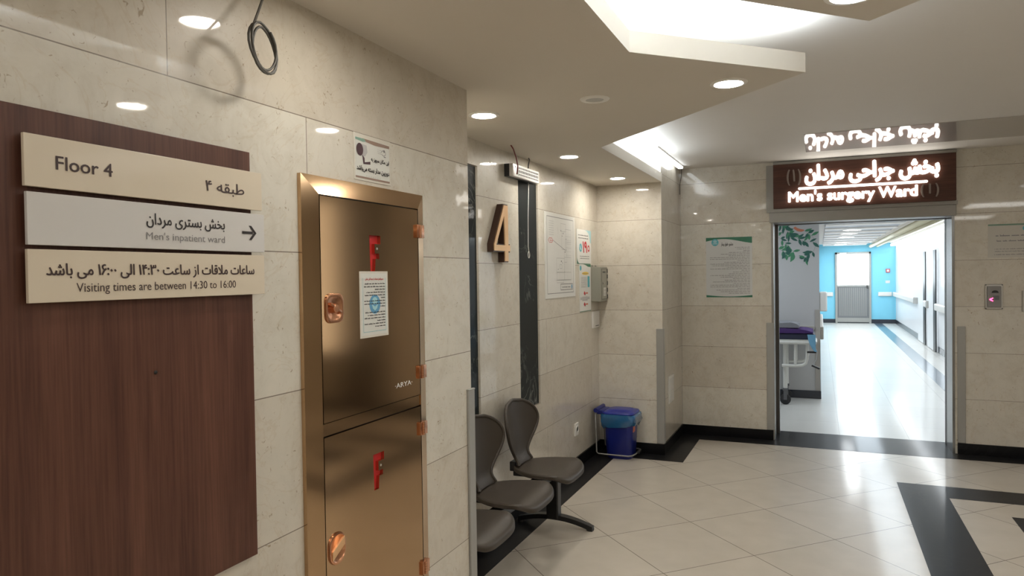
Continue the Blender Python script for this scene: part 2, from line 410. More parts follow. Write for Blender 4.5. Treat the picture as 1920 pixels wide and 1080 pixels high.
def shape(s):
    if not any(c in FORMS for c in s): return s
    out = []; i = 0
    joins = lambda c: c in FORMS and FORMS[c][1] == 4
    while i < len(s):
        c = s[i]
        if c == '\u200c': i += 1; continue
        if c not in FORMS: out.append(c); i += 1; continue
        prev = i > 0 and joins(s[i-1])
        if c == 'ل' and i+1 < len(s) and s[i+1] == 'ا':
            out.append(chr(0xFEFC if prev else 0xFEFB)); i += 2; continue
        nxt = FORMS[c][1] == 4 and i+1 < len(s) and s[i+1] in FORMS
        base, k = FORMS[c]
        out.append(chr(base+(3 if prev and nxt else 2 if nxt else 1 if prev else 0))); i += 1
    txt = ''.join(out)[::-1]
    # digits keep their own left-to-right order
    res = ''; j = 0
    isd = lambda ch: ch in '۰۱۲۳۴۵۶۷۸۹:'
    while j < len(txt):
        if isd(txt[j]):
            k = j
            while k < len(txt) and isd(txt[k]): k += 1
            res += txt[j:k][::-1]; j = k
        else: res += txt[j]; j += 1
    return res
GL = {}
def loops_of(body):
    """closed outlines of a piece of text, from the built-in font"""
    c = bpy.data.curves.new('glyph', 'FONT'); c.body = body; c.size = 1; c.resolution_u = 3; c.fill_mode = 'NONE'
    o = bpy.data.objects.new('glyph', c); me = bpy.data.meshes.new_from_object(o)
    vs = [v.co.copy() for v in me.vertices]; adj = {}
    for e in me.edges:
        a, b = e.vertices; adj.setdefault(a, []).append(b); adj.setdefault(b, []).append(a)
    bpy.data.objects.remove(o); bpy.data.curves.remove(c); bpy.data.meshes.remove(me)
    seen = set(); out = []
    for st_ in range(len(vs)):
        if st_ in seen or st_ not in adj: continue
        lp = [st_]; seen.add(st_); cur = st_
        while True:
            nx = [q for q in adj[cur] if q not in seen]
            if not nx: break
            cur = nx[0]; seen.add(cur); lp.append(cur)
        if len(lp) > 2: out.append([(vs[q].x, vs[q].y) for q in lp])
    return out
def sarea(l): return sum(l[i-1][0]*l[i][1]-l[i][0]*l[i-1][1] for i in range(len(l)))/2
def inside(p, l):
    r = False
    for i in range(len(l)):
        (x1, y1), (x2, y2) = l[i-1], l[i]
        if (y1 > p[1]) != (y2 > p[1]) and p[0] < (x2-x1)*(p[1]-y1)/(y2-y1)+x1: r = not r
    return r
def fill(outer, holes):
    """points and triangles of an outline with holes"""
    ls = [outer]+holes; pts = [p for l in ls for p in l]
    tr = tessellate_polygon([[Vector((x, y, 0)) for x, y in l] for l in ls])
    return pts, [tuple(t) for t in tr]
BAR = min(p[0] for l in loops_of('|') for p in l); BARW = max(p[0] for l in loops_of('|') for p in l)-BAR
def glyph(ch):
    if ch not in GL:
        ls = loops_of(ch) if ch != ' ' else []
        if ls:
            big = max(ls, key=lambda l: abs(sarea(l))); sg = sarea(big) > 0
            outs = [l for l in ls if (sarea(l) > 0) == sg]; hol = [l for l in ls if (sarea(l) > 0) != sg]
            sh = []
            for i, o in enumerate(outs):
                hs = [h for h in hol if inside(h[0], o) and sum(1 for o2 in outs if inside(h[0], o2)) == 1]
                sh.append((o, hs, fill(o, hs)))
        else: sh = []
        xs = max(p[0] for l in loops_of(ch+'|') for p in l)
        GL[ch] = (sh, xs-BARW-BAR)
    return GL[ch]
def letters(mb, s, P, u0, u1, v0, v1, off=0, w=.0008, depth=0):
    """lettering fitted to the rectangle u0..u1 x v0..v1; off thickens the strokes (share of the text height), depth > 0 raises the letters"""
    items = []; x = 0
    for ch in shape(s):
        sh, adv = glyph(ch); items += [(x, g) for g in sh]; x += adv
    allp = [(p[0]+dx, p[1]) for dx, g in items for p in g[0]]
    a0, a1 = min(p[0] for p in allp), max(p[0] for p in allp); b0, b1 = min(p[1] for p in allp), max(p[1] for p in allp)
    d = off*(v1-v0); ku = (u1-u0-2*d)/(a1-a0); kv = (v1-v0-2*d)/(b1-b0)
    tu = lambda p, dx: u0+d+(p[0]+dx-a0)*ku
    tv = lambda p: v0+d+(p[1]-b0)*kv
    shifts = [(0, 0)]
    if off: shifts = [(d*math.cos(q*PI/4), d*math.sin(q*PI/4)) for q in range(8 if off > .03 else 4)]+[(0, 0)]
    for i, (dx, (o, hs, (pts, tris))) in enumerate(items):
        for j, (su, sv) in enumerate(shifts):
            ww = w+depth+j*.00004+(i % 5)*.000007
            q = [(tu(p, dx)+su, tv(p)+sv) for p in pts]
            bv = [mb.bm.verts.new(P(a, b, ww)) for a, b in q]
            for t in tris:
                try: mb.bm.faces.new([bv[k] for k in t])
                except ValueError: pass
            if depth:
                lo = [mb.bm.verts.new(P(a, b, w)) for a, b in q]; k = 0
                for l in [o]+hs:
                    n = len(l)
                    for r in range(n):
                        try: mb.bm.faces.new((bv[k+r], bv[k+(r+1) % n], lo[k+(r+1) % n], lo[k+r]))
                        except ValueError: pass
                    k += n
    return mb
def prism_h(mb, outer, holes, P, w0, w1):
    pts, tris = fill(outer, holes)
    lo = [mb.bm.verts.new(P(u, v, w0)) for u, v in pts]; hi = [mb.bm.verts.new(P(u, v, w1)) for u, v in pts]
    for t in tris: mb.bm.faces.new([hi[k] for k in t]); mb.bm.faces.new([lo[k] for k in t][::-1])
    k = 0
    for l in [outer]+holes:
        n = len(l)
        for r in range(n): mb.bm.faces.new((lo[k+r], lo[k+(r+1) % n], hi[k+(r+1) % n], hi[k+r]))
        k += n
    return mb
def text(name, s, P, r, m, parent, off=0, depth=0, w=.0008, label=None):
    o = letters(MB(), s, P, *r, off=off, depth=depth, w=w).build(name, m, parent)
    if label: o['label'] = label
    return o

# ------------------------------------------------------------------ setting: shell of the hall and the ward corridor
XN, XA, ZS, ZU, Y1, D = -1.388, -1.85, 2.40, 2.63, 6.234, 7.142
YN = 2.738; XC = -1.268; XE = 4.6; YR = -4.0; DB = 7.55
XW = 2.09; YE = 24.0; ZC = 2.42; YB = 9.65
struct('floor', MB().box(-2.3, XE+.2, YR-.2, D+.3, -.1, 0), FLOOR)
struct('floor_corridor', MB().box(-3.2, XW+.3, D+.3, YE+.2, -.1, 0), CFLOOR)
# dark stone borders and the nested squares let into the floor
t = MB(); BW = .20; zt = .0012
t.box(XA, XA+.2, YN, Y1, -.01, zt); t.box(XA+.2, XC+.2, Y1-.2, Y1, -.01, zt); t.box(XC, XC+.2, Y1, D, -.01, zt); t.box(XC+.2, XE, D-.21, D, -.01, zt)
t.box(XN, XN+.2, YR, YN, -.01, zt)
struct('trim_1', t, GRAN_FLOOR)
t = MB(); t.box(-.40, 1.06, D, DB+.03, -.01, zt); struct('trim_2', t, GRAN_FLOOR)
t = MB(); x0, x1, y0, y1 = .525, 2.925, 3.625, 6.025
for k in (0, 1):
    a = .6*k
    X0, X1, Y0, Y1_ = x0+a, x1-a, y0+a, y1-a
    if k == 0:
        t.box(X0, X0+.298, Y0, Y1_, -.01, zt); t.box(X1-.298, X1, Y0, Y1_, -.01, zt); t.box(X0+.298, X1-.298, Y1_-.298, Y1_, -.01, zt); t.box(X0+.298, X1-.298, Y0, Y0+.298, -.01, zt)
    else: t.box(X0, X1, Y0, Y1_, -.01, zt)
struct('trim_3', t, GRAN_FLOOR)
struct('trim_4', MB().box(1.50, 1.72, DB+.1, YE, -.01, zt), CORRSTRIP)
# walls
struct('wall_left', MB().box(XN-.6, XN, YR, YN, 0, ZS+.03), S_LEFT)
w = MB()          # alcove wall with two upright recesses for marble
ys = [(YN-.3, 3.410), (3.774, 4.389), (4.753, Y1+.1)]
for a, b in ys: w.box(XA-.02, XA, a, b, 0, ZS+.03)
for a, b in ((3.410, 3.774), (4.389, 4.753)):
    w.box(XA-.02, XA, a, b, 2.25, ZS+.03); w.box(XA-.02, XA, a, b, 0, .675)
w.box(XA-.2, XA-.02, YN-.3, Y1+.1, 0, ZS+.03)
struct('wall_alcove', w, S_LEFT)
for i, (a, b) in enumerate(((3.410, 3.774), (4.389, 4.753))):
    struct('trim_%d' % (5+i), MB().box(XA-.018, XA-.012, a+.004, b-.004, .68, 2.245), MARBLE)
struct('wall_alcove_end', MB().box(XA-.2, XC-.02, Y1, D+.1, 0, ZU+.03), S_BACK)
struct('wall_column', MB().box(XC-.02, XC, Y1, D+.1, 0, ZU+.03), S_LEFT)
w = MB(); w.box(XC, -.405, D, DB-.1, 0, ZU+.03); w.box(1.06, XE+.1, D, DB-.1, 0, ZU+.03); w.box(-.405, 1.06, D, DB-.1, 2.155, ZU+.03)
struct('wall_back', w, S_BACK)
struct('wall_right', MB().box(XE, XE+.1, YR, D, 0, ZU+.03), S_LEFT)
struct('wall_rear', MB().box(-2.2, XE, YR-.1, YR, 0, ZU+.03), S_BACK)
# ceilings: the high one, the dropped zigzag and the dropped square
struct('ceiling', MB().box(-2.3, XE+.1, YR-.1, D+.05, ZU, ZU+.1), PAINT_W)
PZ = lambda u, v, w: Vector((u, v, w))
A0, A, B, C, Dd = (-.624, -4.0), (-.624, 2.532), (-.046, 3.10), (-1.260, 4.340), (-1.260, Y1)
t = MB(); t.prism([(-2.2, -4.0), A0, A, B, C, Dd, (-2.2, Y1)], PZ, ZS, ZS+.078)
struct('trim_7', t, PAINT)
cxs, cys, hd = .152, 1.961, .6
t = MB(); t.prism([(cxs, cys+hd), (cxs-hd, cys), (cxs, cys-hd), (cxs+hd, cys)], PZ, ZS, ZS+.078)
for dx in (-.15, .15): t.box(cxs+dx-.01, cxs+dx+.01, cys-.01, cys+.01, ZS+.05, ZU)
struct('trim_8', t, PAINT)
t = MB(); t.box(-.10, 2.7, 5.78, 6.64, ZU-.004, ZU+.01); struct('trim_9', t, MIRROR)
# out of view: bright pane and dark panels added for the cabinet steel to mirror
wn = props(bpy.data.objects.new('reflection_pane', None), kind='structure'); COL.objects.link(wn); wn.location = (2.93, D, .66); ORG['reflection_pane'] = Vector((2.93, D, .66))
t = MB()
for a, b in ((2.76, 2.80), (3.06, 3.10)): t.box(a, b, D-.05, D, .70, 2.55)
t.box(2.80, 3.06, D-.05, D, .66, .70); t.box(2.80, 3.06, D-.05, D, 2.55, 2.59); t.build('reflection_pane_frame', ALU, wn)
MB().box(2.80, 3.06, D-.02, D-.01, .70, 2.55).build('lit_pane', mat('added bright pane', (.9, .95, 1), .3, emit=(1, .93, .80), est=1.6), wn)
DARK_PANEL = mat('dark brown panel', (.03, .02, .015), .5)
for nme, a, b in (('reflection_panel_1', 2.0, 2.72), ('reflection_panel_2', 3.14, 3.95)):
    dd = MB().box(a, b, D-.03, D, 0, 2.55).build(nme, DARK_PANEL, origin=((a+b)/2, D, 0)); props(dd, kind='structure')
# hall baseboards
bh = .095
struct('baseboard_left', MB().box(XN, XN+.012, YR, YN, 0, bh), GRANITE)
t = MB(); t.box(XN-.1, XN, YN, YN+.012, 0, bh); t.box(XA, XA+.012, YN, Y1, 0, bh); struct('baseboard_alcove', t, GRANITE)
struct('baseboard_alcove_end', MB().box(XA+.012, XC+.012, Y1-.012, Y1, 0, bh), GRANITE)
struct('baseboard_column', MB().box(XC, XC+.012, Y1, D, 0, bh), GRANITE)
struct('baseboard_back', MB().box(XC+.012, -.41, D-.012, D, 0, bh), GRANITE)
struct('baseboard_back_right', MB().box(1.09, XE, D-.012, D, 0, bh), GRANITE)
# corridor shell
struct('wall_corridor_left', MB().box(-.12, 0, YB, YE, 0, ZC+.05), GREYWALL)
struct('wall_corridor_block', MB().box(-3.0, -.12, YB, YB+.12, 0, ZC+.05), GREYWALL)
struct('wall_corridor_side', MB().box(-3.1, -3.0, D+.3, YB+.1, 0, ZC+.05), GREYWALL)
struct('wall_corridor_right', MB().box(XW, XW+.1, DB-.1, YE, 0, ZC+.05), WHITEWALL)
struct('wall_corridor_end', MB().box(-.1, XW+.1, YE, YE+.1, 0, ZC+.05), BLUEWALL)
w = MB(); w.box(-3.0, -.47, DB-.1, DB-.05, 0, ZC+.05); w.box(1.2, XW+.05, DB-.1, DB-.05, 0, ZC+.05); struct('wall_corridor_front', w, GREYWALL)
struct('ceiling_corridor', MB().box(-3.1, XW+.1, DB-.1, YE+.1, ZC, ZC+.1), PAINT_W)
struct('baseboard_corridor_block', MB().box(-3.0, .012, YB-.012, YB, 0, .10), NAVY)
struct('baseboard_corridor_left', MB().box(0, .012, YB, YE, 0, .10), NAVY)
struct('baseboard_corridor_right', MB().box(XW-.012, XW, DB, YE, 0, .12), NAVY)
struct('baseboard_corridor_end', MB().box(.012, XW-.012, YE-.012, YE, 0, .12), NAVY)

# sliding door opening with its grey cladding: door_1
dr = props(bpy.data.objects.new('door_1', None), kind='structure'); COL.objects.link(dr); dr.location = (.33, D, 0); ORG['door_1'] = Vector((.33, D, 0))
t = MB(); t.box(-.43, 1.085, D-.012, D+.02, 2.062, 2.158, .003); t.box(-.405, 1.06, D, DB-.11, 2.062, 2.15)
t.build('lintel', FRAME_G, dr)
t = MB(); t.box(-.418, -.398, D-.004, DB-.1, 0, 2.062); t.build('reveal', FRAME_G, dr)
t = MB(); t.box(1.052, 1.072, D-.004, DB-.1, 0, 2.062); t.build('reveal', mat('satin grey reveal', (.27, .27, .265), .22, .8), dr)
t = MB(); t.box(-.43, -.368, DB-.10, DB-.02, 0, 2.06, .003); t.build('jamb', STEEL_D, dr)
t = MB(); t.box(1.050, 1.13, DB-.10, DB-.02, 0, 2.06, .003); t.build('jamb', STEEL_D, dr)
t = MB(); t.box(-.43, 1.13, DB-.12, DB-.02, 2.055, 2.16); t.build('header', STEEL_D, dr)
t = MB(); t.box(-.2, 1.05, DB-.135, DB-.12, 2.068, 2.082); t.build('track', STEEL, dr)

# ------------------------------------------------------------------ near wall: walnut board and direction signs
P = PX(XN+.002)
MB().box(XN+.0003, XN+.016, .10, 1.4425, .871, 1.934, .0015).build('wood_panel', WALNUT); wp = bpy.data.objects['wood_panel']
props(wp, 'tall walnut veneer board on the stone wall behind the three direction signs', 'wall panel')
MB().lathe([(.0045, 0), (.0045, .001), (.003, .003), (.0001, .0035)], (XN+.016, 1.140, 1.394), 'X', 12).build('nail_head', BLACK, wp)
def sign(name, z0, z1, y0, y1, m, label):
    o = thing(name, (XN+.016, (y0+y1)/2, z0), label, 'sign')
    t = MB(); t.box(XN+.026, XN+.034, y0, y1, z0, z1, .001); t.build('board', m, o)
    for yy in (y0+.12, y1-.16):
        t = MB(); t.box(XN+.0162, XN+.026, yy-.012, yy+.012, (z0+z1)/2-.012, (z0+z1)/2+.012); t.build('standoff', STEEL_D, o)
    return o
SP = PX(XN+.034)
s1 = sign('direction_sign', 1.781, 1.880, .852, 1.464, CREAM, 'cream sign plate with Floor 4 lettering, topmost of the three on the walnut board')
text('lettering', 'Floor 4', SP, (.911, 1.032, 1.817, 1.845), INK_B, s1, .022)
text('lettering', 'طبقه ۴', SP, (1.276, 1.401, 1.808, 1.842), INK_B, s1, .020)
s2 = sign('direction_sign', 1.671, 1.771, .855, 1.4705, GREYW, 'pale grey sign plate with a black arrow, middle of the three on the walnut board')
text('lettering', 'بخش بستری مردان', SP, (1.110, 1.334, 1.716, 1.750), INK, s2, .022)
text('lettering', "Men's inpatient ward", SP, (1.109, 1.333, 1.686, 1.708), INK_G, s2, 0)
t = MB(); yc, zc = 1.416, 1.7205
flat(t, rect(1.391, 1.428, zc-.0035, zc+.0035), SP, .0008)
flat(t, [(1.414, zc+.0185), (1.423, zc+.0185), (1.441, zc), (1.431, zc)], SP, .0009)
flat(t, [(1.431, zc), (1.441, zc), (1.423, zc-.0185), (1.414, zc-.0185)], SP, .0010)
t.build('arrow', INK, s2)
s3 = sign('direction_sign', 1.561, 1.663, .854, 1.4685, CREAM, 'cream sign plate with visiting times, lowest of the three on the walnut board')
text('lettering', 'ساعات ملاقات از ساعت ۱۴:۳۰ الی ۱۶:۰۰ می باشد', SP, (.887, 1.431, 1.605, 1.637), INK_B, s3, .028)
text('lettering', 'Visiting times are between 14:30 to 16:00', SP, (.947, 1.366, 1.574, 1.598), INK_B, s3, 0)

# ------------------------------------------------------------------ bronze fire cabinet
fc = thing('fire_cabinet', (XN, 1.99, .385), 'tall bronze steel fire hose cabinet with two doors marked with a red F', 'cabinet')
def frame_side(a, b):  # outer edge a, inner edge b : mitred moulding
    t = MB()
    (ay0, az0), (ay1, az1) = a; (by0, bz0), (by1, bz1) = b
    o = [Vector((XN, ay0, az0)), Vector((XN, ay1, az1))]; f = [Vector((XN+.013, ay0, az0)), Vector((XN+.013, ay1, az1))]
    i = [Vector((XN+.022, by0, bz0)), Vector((XN+.022, by1, bz1))]; k = [Vector((XN, by0, bz0)), Vector((XN, by1, bz1))]
    t.loft([[o[0], f[0], i[0], k[0]], [o[1], f[1], i[1], k[1]]])
    return t
yo0, yo1, zo0, zo1, yi0, yi1, zi0, zi1 = 1.644, 2.331, .385, 1.907, 1.713, 2.281, .437, 1.852
for a, b in ((((yo0, zo0), (yo0, zo1)), ((yi0, zi0), (yi0, zi1))), (((yo1, zo0), (yo1, zo1)), ((yi1, zi0), (yi1, zi1))),
             (((yo0, zo1), (yo1, zo1)), ((yi0, zi1), (yi1, zi1))), (((yo0, zo0), (yo1, zo0)), ((yi0, zi0), (yi1, zi0)))):
    frame_side(a, b).build('frame', BRONZE, fc)
MB().box(XN+.004, XN+.018, yi0, yi1, 1.123, 1.160).build('mid_rail', BRONZE, fc)
MB().box(XN+.001, XN+.004, yi0, yi1, zi0, zi1).build('back_panel', BLACK, fc)
CP = PX(XN)
def f_hole(y, zt, k=1.0):
    """outline of the F cut-out, clockwise from its top left"""
    p = [(0, 0), (.064, 0), (.064, -.028), (.030, -.028), (.030, -.060), (.056, -.060), (.056, -.078), (.034, -.078), (.030, -.120), (.004, -.120)]
    return [(y+a*k, zt+b*k) for a, b in p]
def cab_door(z0, z1, ft):
    h = f_hole(1.969, ft)
    out = [(yi0+.005, z1-.004), (yi0+.005, z0+.003), (yi1-.003, z0+.003), (yi1-.003, z1-.004)]
    t = MB(); prism_h(t, out, [h], CP, .008, .021)
    d = t.build('door', BRONZE, fc)
    x = MB(); x.box(XN+.006, XN+.009, 1.962, 2.042, ft-.125, ft+.005); x.build('red_letter', RED, d)
    x = MB(); x.box(XN+.009, XN+.0205, 2.001, 2.036, ft-.058, ft-.030, .001); x.build('screw_tab', BRONZE, d)
    x = MB(); x.lathe([(.0045, 0), (.004, .002), (.0001, .003)], (XN+.0205, 2.012, ft-.044), 'X', 10); x.build('screw', STEEL, d)
    return d
d1 = cab_door(1.160, 1.852, 1.741); d2 = cab_door(.437, 1.123, 1.009)
# recessed turn latches
def latch(yc, zc, par, ang):
    w_, h_ = .041, .043
    t = MB(); rings = []
    for k, wx in ((1.06, .021), (1.04, .025), (.94, .027), (.80, .025), (.66, .0215)):
        rings.append([CP(yc+(u-yc)*k*(1 if k > .85 else 1), zc+(v-zc)*k, wx) for u, v in (rrect(yc-w_, yc+w_, zc-h_, zc+h_, .022) if k > .9 else rrect(yc-w_, yc+w_, zc-h_, zc+h_, .034))])
    t.loft(rings); l = t.build('latch', COPPER, par, smooth=50)
    t = MB(); c, s = math.cos(ang), math.sin(ang)
    rot = lambda pts: [(yc+a*c-b*s, zc+a*s+b*c) for a, b in pts]
    t.prism(rot([(-.030, -.004), (.030, -.004), (.030, .004), (-.030, .004)]), CP, .0215, .032, .001)
    t.lathe([(.014, .0215), (.014, .031), (.011, .034), (.0001, .0345)], (XN, yc, zc), 'X', 20)
    t.build('turn_handle', COPPER, l, smooth=40)
    return l
latch(1.776, 1.508, d1, -.5); 
def latch2(yc, zc, par):
    t = MB(); rings = []
    for k, wx in ((1.0, .021), (.97, .026), (.86, .027), (.76, .0225)):
        rings.append([CP(yc+(u-yc)*k, zc+(v-zc)*k, wx) for u, v in rrect(yc-.040, yc+.040, zc-.050, zc+.050, .038)])
    t.loft(rings); l = t.build('latch', COPPER, par, smooth=50)
    t = MB(); rot = [(-.030, -.030), (.030, .004), (.030, .030), (-.030, -.002)]
    t.prism([(yc+a, zc+b) for a, b in rot], CP, .0225, .030, .001); t.build('turn_handle', BRONZE_P, l)
latch2(1.768, .770, d2)
for z, par in ((1.769, d1), (1.247, d1), (1.036, d2), (.514, d2)):
    t = MB(); t.box(XN+.018, XN+.030, 2.262, 2.312, z-.024, z+.024, .001)
    for k in range(-2, 3): t.lathe([(.0062, z+k*.0096-.0044), (.0062, z+k*.0096+.0044)], (XN+.030, 2.281, 0), 'Z', 12)
    t.build('hinge', COPPER, fc, smooth=35)
text('maker_lettering', '·ARYA·', CP, (2.108, 2.222, 1.209, 1.226), WHITEP, d1, .03, w=.0216)

fp = thing('notice_sheet', (XN+.021, 1.99, 1.405), 'laminated instruction sheet with a blue round emblem, taped to the upper bronze cabinet door', 'notice')
NP = PX(XN+.021)
MB().box(XN+.0210, XN+.0215, 1.909, 2.073, 1.402, 1.621).build('lamination', CLEAR, fp)
MB().box(XN+.0215, XN+.0221, 1.916, 2.066, 1.410, 1.614).build('sheet', PAPER_C, fp)
FP = PX(XN+.0221)
t = MB(); flat(t, ell(1.993, 1.511, .032, .032), FP, .0003); t.build('emblem', INK_BL, fp)
t = MB(); flat(t, ell(1.993, 1.523, .015, .012), FP, .0005); flat(t, [(1.975, 1.512), (1.993, 1.503), (2.011, 1.512), (2.005, 1.497), (1.993, 1.490), (1.981, 1.497)], FP, .0005); t.build('emblem_figure', INK_PT, fp)
text('heading', 'دستورالعمل استفاده از جعبه آتش نشانی', FP, (1.939, 2.045, 1.590, 1.601), INK_R, fp, .03, w=.0006)
t = MB()
for i in range(16):
    fr = [1, 1, .5, .9, 1, .2, 1, 1, .25, .2, 1, .85, 1, .4, 1, .5][i]
    if i == 9: continue
    scribble(t, 1.932, 2.053, 1.578-i*.0095, .0046, FP, .0007, frac=fr)
t.build('printed_lines', INK, fp)
t = MB(); pline(t, [(1.926, 1.600), (1.926, 1.421), (2.057, 1.421), (2.057, 1.599)], .0012, FP, .0005); t.build('border_line', INK_T, fp)

# ------------------------------------------------------------------ CCTV notice above the cabinet
cc = thing('notice_sheet', (XN, 2.025, 1.923), 'camera surveillance notice in a clear sleeve on the stone above the bronze cabinet', 'notice')
MB().box(XN, XN+.0025, 1.919, 2.133, 1.922, 2.076, .0008).build('sleeve', CLEAR, cc)
MB().box(XN+.0025, XN+.003, 1.925, 2.124, 1.9295, 2.062).build('sheet', PAPER_C, cc)
Q = PX(XN+.003)
t = MB(); flat(t, rect(1.925, 2.124, 1.9295, 1.9355), Q); t.build('brown_band', INK_BR, cc)
t = MB(); flat(t, [(1.965, 2.054), (2.035, 2.048), (2.124, 2.050), (2.124, 2.060), (1.965, 2.062)], Q); t.build('brown_band', INK_BR, cc)
t = MB(); flat(t, [(1.925, 2.054), (1.965, 2.050), (1.985, 2.053), (1.975, 2.061), (1.925, 2.061)], Q, .0009); t.build('green_band', mat('dull green ink', (.22, .36, .29), .5), cc)
t = MB(); flat(t, ell(1.949, 2.023, .019, .021), Q, .0010); flat(t, [(1.962, 2.008), (1.975, 1.998), (1.976, 1.984), (2.008, 1.990), (2.008, 1.980), (1.968, 1.977)], Q, .0009); t.build('camera_picture', INK_PU, cc)
t = MB(); flat(t, [(1.955, 2.043), (1.988, 2.041), (1.992, 2.018), (1.978, 2.003), (1.962, 2.003)], Q, .0008); t.build('camera_body_picture', INK_L, cc)
text('lettering', 'این مکان مجهز به', Q, (2.012, 2.121, 1.989, 2.007), INK, cc, .035)
text('lettering', 'دوربین مدار بسته می\u200cباشد', Q, (1.930, 2.122, 1.950, 1.972), INK, cc, .035)
t = MB(); pline(t, [(2.088+.013*math.cos(a/12*2*PI), 2.030+.009*math.sin(a/12*2*PI)) for a in range(7, 19)], .002, Q); flat(t, ell(2.092, 2.037, .005, .005, 10), Q); flat(t, rect(2.089, 2.102, 2.016, 2.019), Q); t.build('emblem', INK_G, cc)
t = MB(); [scribble(t, 2.052, 2.077, z, .003, Q) for z in (2.036, 2.030, 2.024)]
t.build('small_print', INK_L, cc)
t = MB()
for k in range(7): flat(t, rect(1.985+k*.013, 1.988+k*.013, 1.938, 1.941), Q)
t.build('small_print', INK_L, cc)

# ------------------------------------------------------------------ coil of cable hanging from the ceiling
CX, CY, CZ = XN+.085, 1.424, 2.190
pts = [(XN+.04, 1.508, ZS), (XN+.05, 1.475, 2.36), (XN+.07, 1.425, 2.285), (CX, 1.392, 2.240)]
for i in range(1, 62):
    k = i/61; a = PI*.66+i*2*PI/21
    ry = .056+.010*math.sin(i*.21); rz = .052+.004*math.cos(i*.17)
    u, v = ry*math.cos(a), rz*math.sin(a)
    pts.append((CX+.010*math.sin(i*.31)+.002*(i//21), CY+u*.94+v*.28+.004*math.sin(k*8), CZ+v-u*.42))
t = MB(); t.tube(pts, .0034, 10); t.build('cable_coil', CABLE, smooth='all')
props(bpy.data.objects['cable_coil'], 'loose coil of grey cable hanging from the ceiling in front of the stone wall', 'cable')

# ------------------------------------------------------------------ aluminium corner guards
def guard(x0, x1, y0, y1, z0, z1, corner, label):
    o = thing('corner_guard', ((x0+x1)/2, (y0+y1)/2, z0), label, 'corner guard', 'grey corner guards')
    t = MB()
    if corner == 'L':   # two legs meeting at x1, y0
        t.box(x0, x1, y0, y0+.004, z0, z1); t.box(x1-.004, x1, y0, y1, z0, z1)
    else: t.box(x0, x1, y0, y1, z0, z1, .004, 3)
    t.build('profile', ALU, o); return o
g = thing('corner_guard', (XN, YN, .10), 'grey corner guard on the near stone corner beside the brown seats', 'corner guard', 'grey corner guards')
t = MB(); t.box(XN, XN+.012, YN-.045, YN+.012, .10, 1.110, .004, 3); t.box(XN-.045, XN, YN, YN+.012, .10, 1.110, .004, 3); t.build('profile', ALU, g)
t = MB(); t.box(XN-.002, XN+.0135, YN-.046, YN+.0135, 1.108, 1.116, .003); t.build('end_cap', ALU, g)
g = thing('corner_guard', (XC, Y1, .097), 'grey corner guard on the pillar edge right of the blue bin', 'corner guard', 'grey corner guards')
t = MB(); t.box(XC-.055, XC+.009, Y1-.009, Y1, .098, 1.113, .003); t.box(XC, XC+.009, Y1, Y1+.05, .098, 1.113, .003); t.build('profile', ALU, g)
g = thing('corner_guard', (-.41, D, .097), 'grey corner guard on the left edge of the ward doorway', 'corner guard', 'grey corner guards')
t = MB(); t.box(-.465, -.396, D-.010, D, .098, 1.117, .003); t.build('profile', ALU, g)
g = thing('corner_guard', (1.12, D, .097), 'grey corner guard on the right edge of the ward doorway', 'corner guard', 'grey corner guards')
t = MB(); t.box(1.09, 1.150, D-.010, D, .098, 1.106, .003); t.build('profile', ALU, g)

# ------------------------------------------------------------------ alcove wall: numeral, emergency lamp, posters, box
nm = thing('floor_number', (XA, 4.09, 1.68), 'large bronze numeral 4 mounted on the alcove wall', 'number sign')
o4 = [(4.040, 2.048), (4.112, 2.048), (4.118, 1.800), (4.143, 1.800), (4.143, 1.747), (4.116, 1.747), (4.116, 1.684), (4.050, 1.684), (4.050, 1.747), (3.890, 1.747), (3.890, 1.795)]
i4 = [(4.042, 1.950), (3.940, 1.797), (4.050, 1.797)]
NPx = PX(XA)
t = MB(); prism_h(t, o4, [i4], NPx, .002, .042); t.build('letter_body', BRONZE_D, nm)
def inset(pts, cyy, czz, k): return [(cyy+(a-cyy)*k, czz+(b-czz)*k) for a, b in pts]
o4b = [(4.047, 2.041), (4.106, 2.041), (4.111, 1.793), (4.136, 1.793), (4.136, 1.754), (4.109, 1.754), (4.109, 1.691), (4.057, 1.691), (4.057, 1.754), (3.897, 1.754), (3.897, 1.793)]
i4b = [(4.049, 1.973), (3.927, 1.790), (4.057, 1.790)]
t = MB(); prism_h(t, o4b, [i4b], NPx, .042, .047); t.build('letter_face', BRONZE_P, nm)

em = thing('emergency_lamp', (XA, 4.43, 2.235), 'silver emergency lamp with louvred front above the marble strip', 'lamp')
E0, E1, EZ0, EZ1 = 4.165, 4.625, 2.237, 2.318
MB().box(XA, XA+.035, E0, E1, EZ0, EZ1, .002).build('back_housing', BLACK, em)
t = MB(); t.box(XA+.035, XA+.062, E0, E1, EZ0, EZ1, .003); t.build('front_housing', SILVER, em)
t = MB(); t.box(XA+.0622, XA+.0632, E0+.085, E1-.018, EZ0+.010, EZ1-.010); t.build('louvre_panel', GRIDM, em)
t = MB()
for k in range(15):
    y = E0+.09+k*(E1-E0-.118)/14; t.box(XA+.0632, XA+.0642, y-.0030, y+.0030, EZ0+.010, EZ1-.010)
for z in (EZ0+.010, EZ0+.028, EZ0+.052, EZ1-.010): t.box(XA+.0632, XA+.0644, E0+.085, E1-.018, z-.0035, z+.0035)
t.build('louvre', SILVER, em)
t = MB(); t.lathe([(.006, 0), (.005, .003), (.0001, .004)], (XA+.062, E0+.04, EZ1-.018), 'X', 10); t.build('indicator', WHITEP, em)
